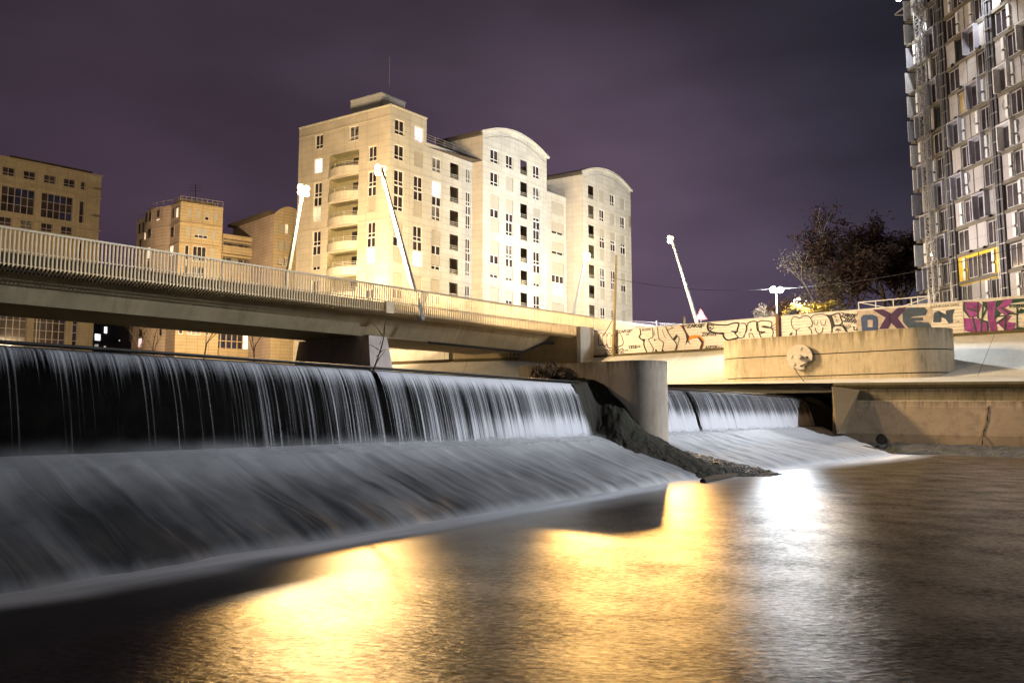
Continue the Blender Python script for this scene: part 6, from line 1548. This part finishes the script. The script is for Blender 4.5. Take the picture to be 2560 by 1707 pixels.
# ================================================================== FLOODLIGHT, SMALL LAMP, QUAY THINGS
def others():
    # white floodlight on its slim pole beside the steel post
    p = at(1940, 725, 75.5); root = empty('floodlight', (p.x, p.y, 3.0), 'dazzling white floodlight on a slim pole between the hoardings', 'floodlight')
    b = MB(); b.tube([(p.x, p.y, 3.0), (p.x, p.y, p.z-.2)], [.09, .07], 8); b.build('pole', 'greyrail', root)
    b = MB(); b.bar((p.x-.5, p.y, p.z-.25), (p.x+.5, p.y, p.z-.25), .08); b.build('bracket', 'greyrail', root)
    for dx, dy in ((-.38, -.12), (.38, -.1)):
        b = MB(); c = Vector((p.x+dx, p.y+dy, p.z)); b.tube([c, c+Vector((0, -.12, -.02))], .3, 14); b.build('lamp', 'led', root)
    light('flood_left', 'SPOT', (p.x-.4, p.y-.3, p.z+.1), WHITEP, (.86, .93, 1), .35, target=at(1560, 600, 118), size=104, blend=1.0)
    light('flood_front', 'POINT', (p.x, p.y-1.2, p.z), 8200, (.86, .93, 1), .4)
    light('flood_right', 'SPOT', (p.x+.5, p.y-.3, p.z+.1), 19000, (1, .92, .92), .35, target=at(2520, 480, 72), size=52, blend=.7)
    light('flood_bank', 'SPOT', (p.x+.5, p.y-1.3, p.z+.1), 60000, (.9, .95, 1), .35, target=(40, 56, 3), size=60, blend=.6)
    # small sodium street lamp among the bushes
    q = at(1985, 750, 85); root = empty('street_lamp', (q.x, q.y, 6.4), 'small warm street lamp among the bushes behind the floodlight', 'street lamp')
    b = MB(); b.tube([(q.x, q.y, 6.4), (q.x, q.y, q.z)], [.08, .05], 8); b.bar((q.x, q.y, q.z), (q.x+.5, q.y-.2, q.z+.1), .1); b.build('pole', 'pole', root)
    b = MB(); c = Vector((q.x+.4, q.y-.25, q.z-.02)); b.tube([c, c+Vector((0, 0, .22))], [.24, .12], 12); b.build('lamp', 'sodium', root)
    light('bush_light', 'POINT', (c.x+.3, c.y-.6, c.z-.2), 3500, SOD, .2)
    # parapet wall and parked cars behind the pier
    a = at(960, 900, 90.5); e = at(1122, 900, 93.5); a.z = e.z = 0; g = Fac(a, (e.x-a.x, e.y-a.y)); l = (e-a).length
    b = MB(); zt_ = g.sz(1050, 876)[1]; g.box(b, -3.5, l, 4, zt_, -.4, 0); o = b.build('parapet_wall', 'bank'); tag(o, 'pale quay parapet wall under the bridge, glowing in sodium light', 'wall')
    b = MB()
    for i in range(22): x = -3+(l+2)*i/22; g.box(b, x-.03, x+.03, zt_, zt_+1.3, -.6, -.55)
    for q_ in range(8): g.box(b, -3, l-1, zt_+.1+q_*.17, zt_+.12+q_*.17, -.59, -.56)
    tag(b.build('mesh_fence', 'greyrail'), 'low wire mesh fence on top of the parapet wall under the bridge', 'fence')
    gr = MB(); g.box(gr, -3.5, l+6, 6, zt_-.02, -16, -.42); struct(gr.build('quay_road', 'asphalt'))
    def car(x0, off, label, paint, name='parked_car', scale=1.0):
        zg = zt_-.02; root = empty(name, g.pt(x0+2.1, zg, -off), label, 'car', 'cars parked on the quay under the bridge')
        P = lambda x, z, o: g.pt(x0+x*scale, zg+z, -off+o)
        prof = [(0, .32), (.05, .75), (.35, .88), (1.15, .95), (1.75, 1.4), (2.9, 1.43), (3.55, 1.0), (4.1, .92), (4.3, .7), (4.3, .32)]
        b = MB(); w_ = .85
        for o in (-w_, w_): b.poly([P(x, z, o) for x, z in (prof if o > 0 else prof[::-1])])
        for i in range(len(prof)): (x, z), (x2, z2) = prof[i], prof[(i+1) % len(prof)]; b.poly([P(x, z, -w_), P(x2, z2, -w_), P(x2, z2, w_), P(x, z, w_)])
        b.build('body', paint, root)
        b = MB(); b.poly([P(x, z, w_+.01) for x, z in ((1.3, .98), (1.8, 1.33), (2.3, 1.35), (2.3, .98))]); b.poly([P(x, z, w_+.01) for x, z in ((2.38, .98), (2.38, 1.35), (2.85, 1.35), (3.35, 1.0))]); b.build('side_window', 'carglass', root)
        for x in (.85, 3.45):
            wb_ = MB(); wb_.tube([P(x, .33, w_-.18), P(x, .33, w_+.03)], .33, 18); wo = wb_.build('wheel', 'tyre', root); r = MB()
            r.tube([P(x, .33, w_+.031), P(x, .33, w_+.05)], .2, 12); r.build('rim', 'carsilver', wo)
        for x, m_ in ((.02, 'litdim'), (4.27, 'signred')): b = MB(); q1 = P(x, .72, w_-.2); b.bar(q1, P(x, .72, w_+.02), .14, .1); b.build('light', 'twhite' if x < 1 else 'signred', root)
    x1 = g.sz(1012, 880)[0]; car(x1, 2.2, 'silver car parked behind the parapet wall under the bridge', 'carsilver')
    x2 = g.sz(1093, 880)[0]; car(x2, 2.4, 'dark car parked right of the silver car by the abutment', 'cardark')
    light('added_quay_fill', 'POINT', g.pt(l*.35, 12.5, 7), 6500, SOD, .3)  # added point light without a lamp, brightens parapet and girder
    for px, py, Y, pw, lb in ((520, 722, 112, 42000, 'added quay lamp, unseen behind the deck, lighting the yellow corner building'), (100, 670, 124, 5500, 'added quay lamp, unseen behind the deck, lighting the office block'), (800, 770, 86, 10000, 'added quay lamp, unseen behind the bridge by the pier')):  # lamps added out of sight to brighten the buildings and quay
        q = at(px, py, Y); root = empty('street_lamp', (q.x, q.y, 6), lb, 'street lamp'); b = MB(); b.tube([(q.x, q.y, 5.8), (q.x, q.y, q.z)], [.1, .07], 8); b.bar((q.x, q.y, q.z), (q.x, q.y+.8, q.z+.1), .1); b.build('pole', 'pole', root)
        b = MB(); c = Vector((q.x, q.y+.8, q.z)); b.tube([c, c+Vector((0, 0, .2))], [.28, .14], 12); b.build('lamp', 'sodium', root)
        light('added_quay_lamp_light', 'POINT', (c.x, c.y+.4, c.z-.3), pw, SOD, .3)
    # off-frame lamps of the same bridge, further left
    for k in (1,):
        s = BF.sz(1047, 790)[0]-44*k
        lamp_pole(BF.pt(s, zt-.5, .45), BF.pt(s, zr+11.5, -4.8), True, 'inclined street lamp on the bridge beyond the left edge of the photo', 11000, [((16, 46, 2), 80000, 40), ((-14, 62, 5), 20000, 40)])
    # floodlight mast added unseen beyond the right edge, key light for the weir
    q = Vector((78, 18, 0)); root = empty('added_flood_mast', (q.x, q.y, -2.5), 'tall added floodlight mast, unseen beyond the right edge, lighting the weir', 'floodlight')
    b = MB(); b.tube([(q.x, q.y, -2.5), (q.x, q.y, 42)], [.2, .12], 10); b.build('mast', 'steel', root)
    b = MB(); b.box((q.x-.7, q.y-.1, 41.4), (q.x+.7, q.y+.1, 42.6)); b.build('lamp', 'led', root)
    light('weir_key_light', 'SPOT', (q.x-.9, q.y, 42), KEYP, (.93, .96, 1), .5, target=wp(36, 1, -1), size=47, blend=1.0)
others()
# lit lamp reflections need the near bank: ground behind the camera
b = MB(); b.poly([(-200, -200, -2.6), (200, -200, -2.6), (200, -30, -2.6), (-200, -30, -2.6)]); struct(b.build('near_bank', 'earth', loc=(0, -60, -3)))
for o in bpy.data.objects:
    if '_o' in o: del o['_o']
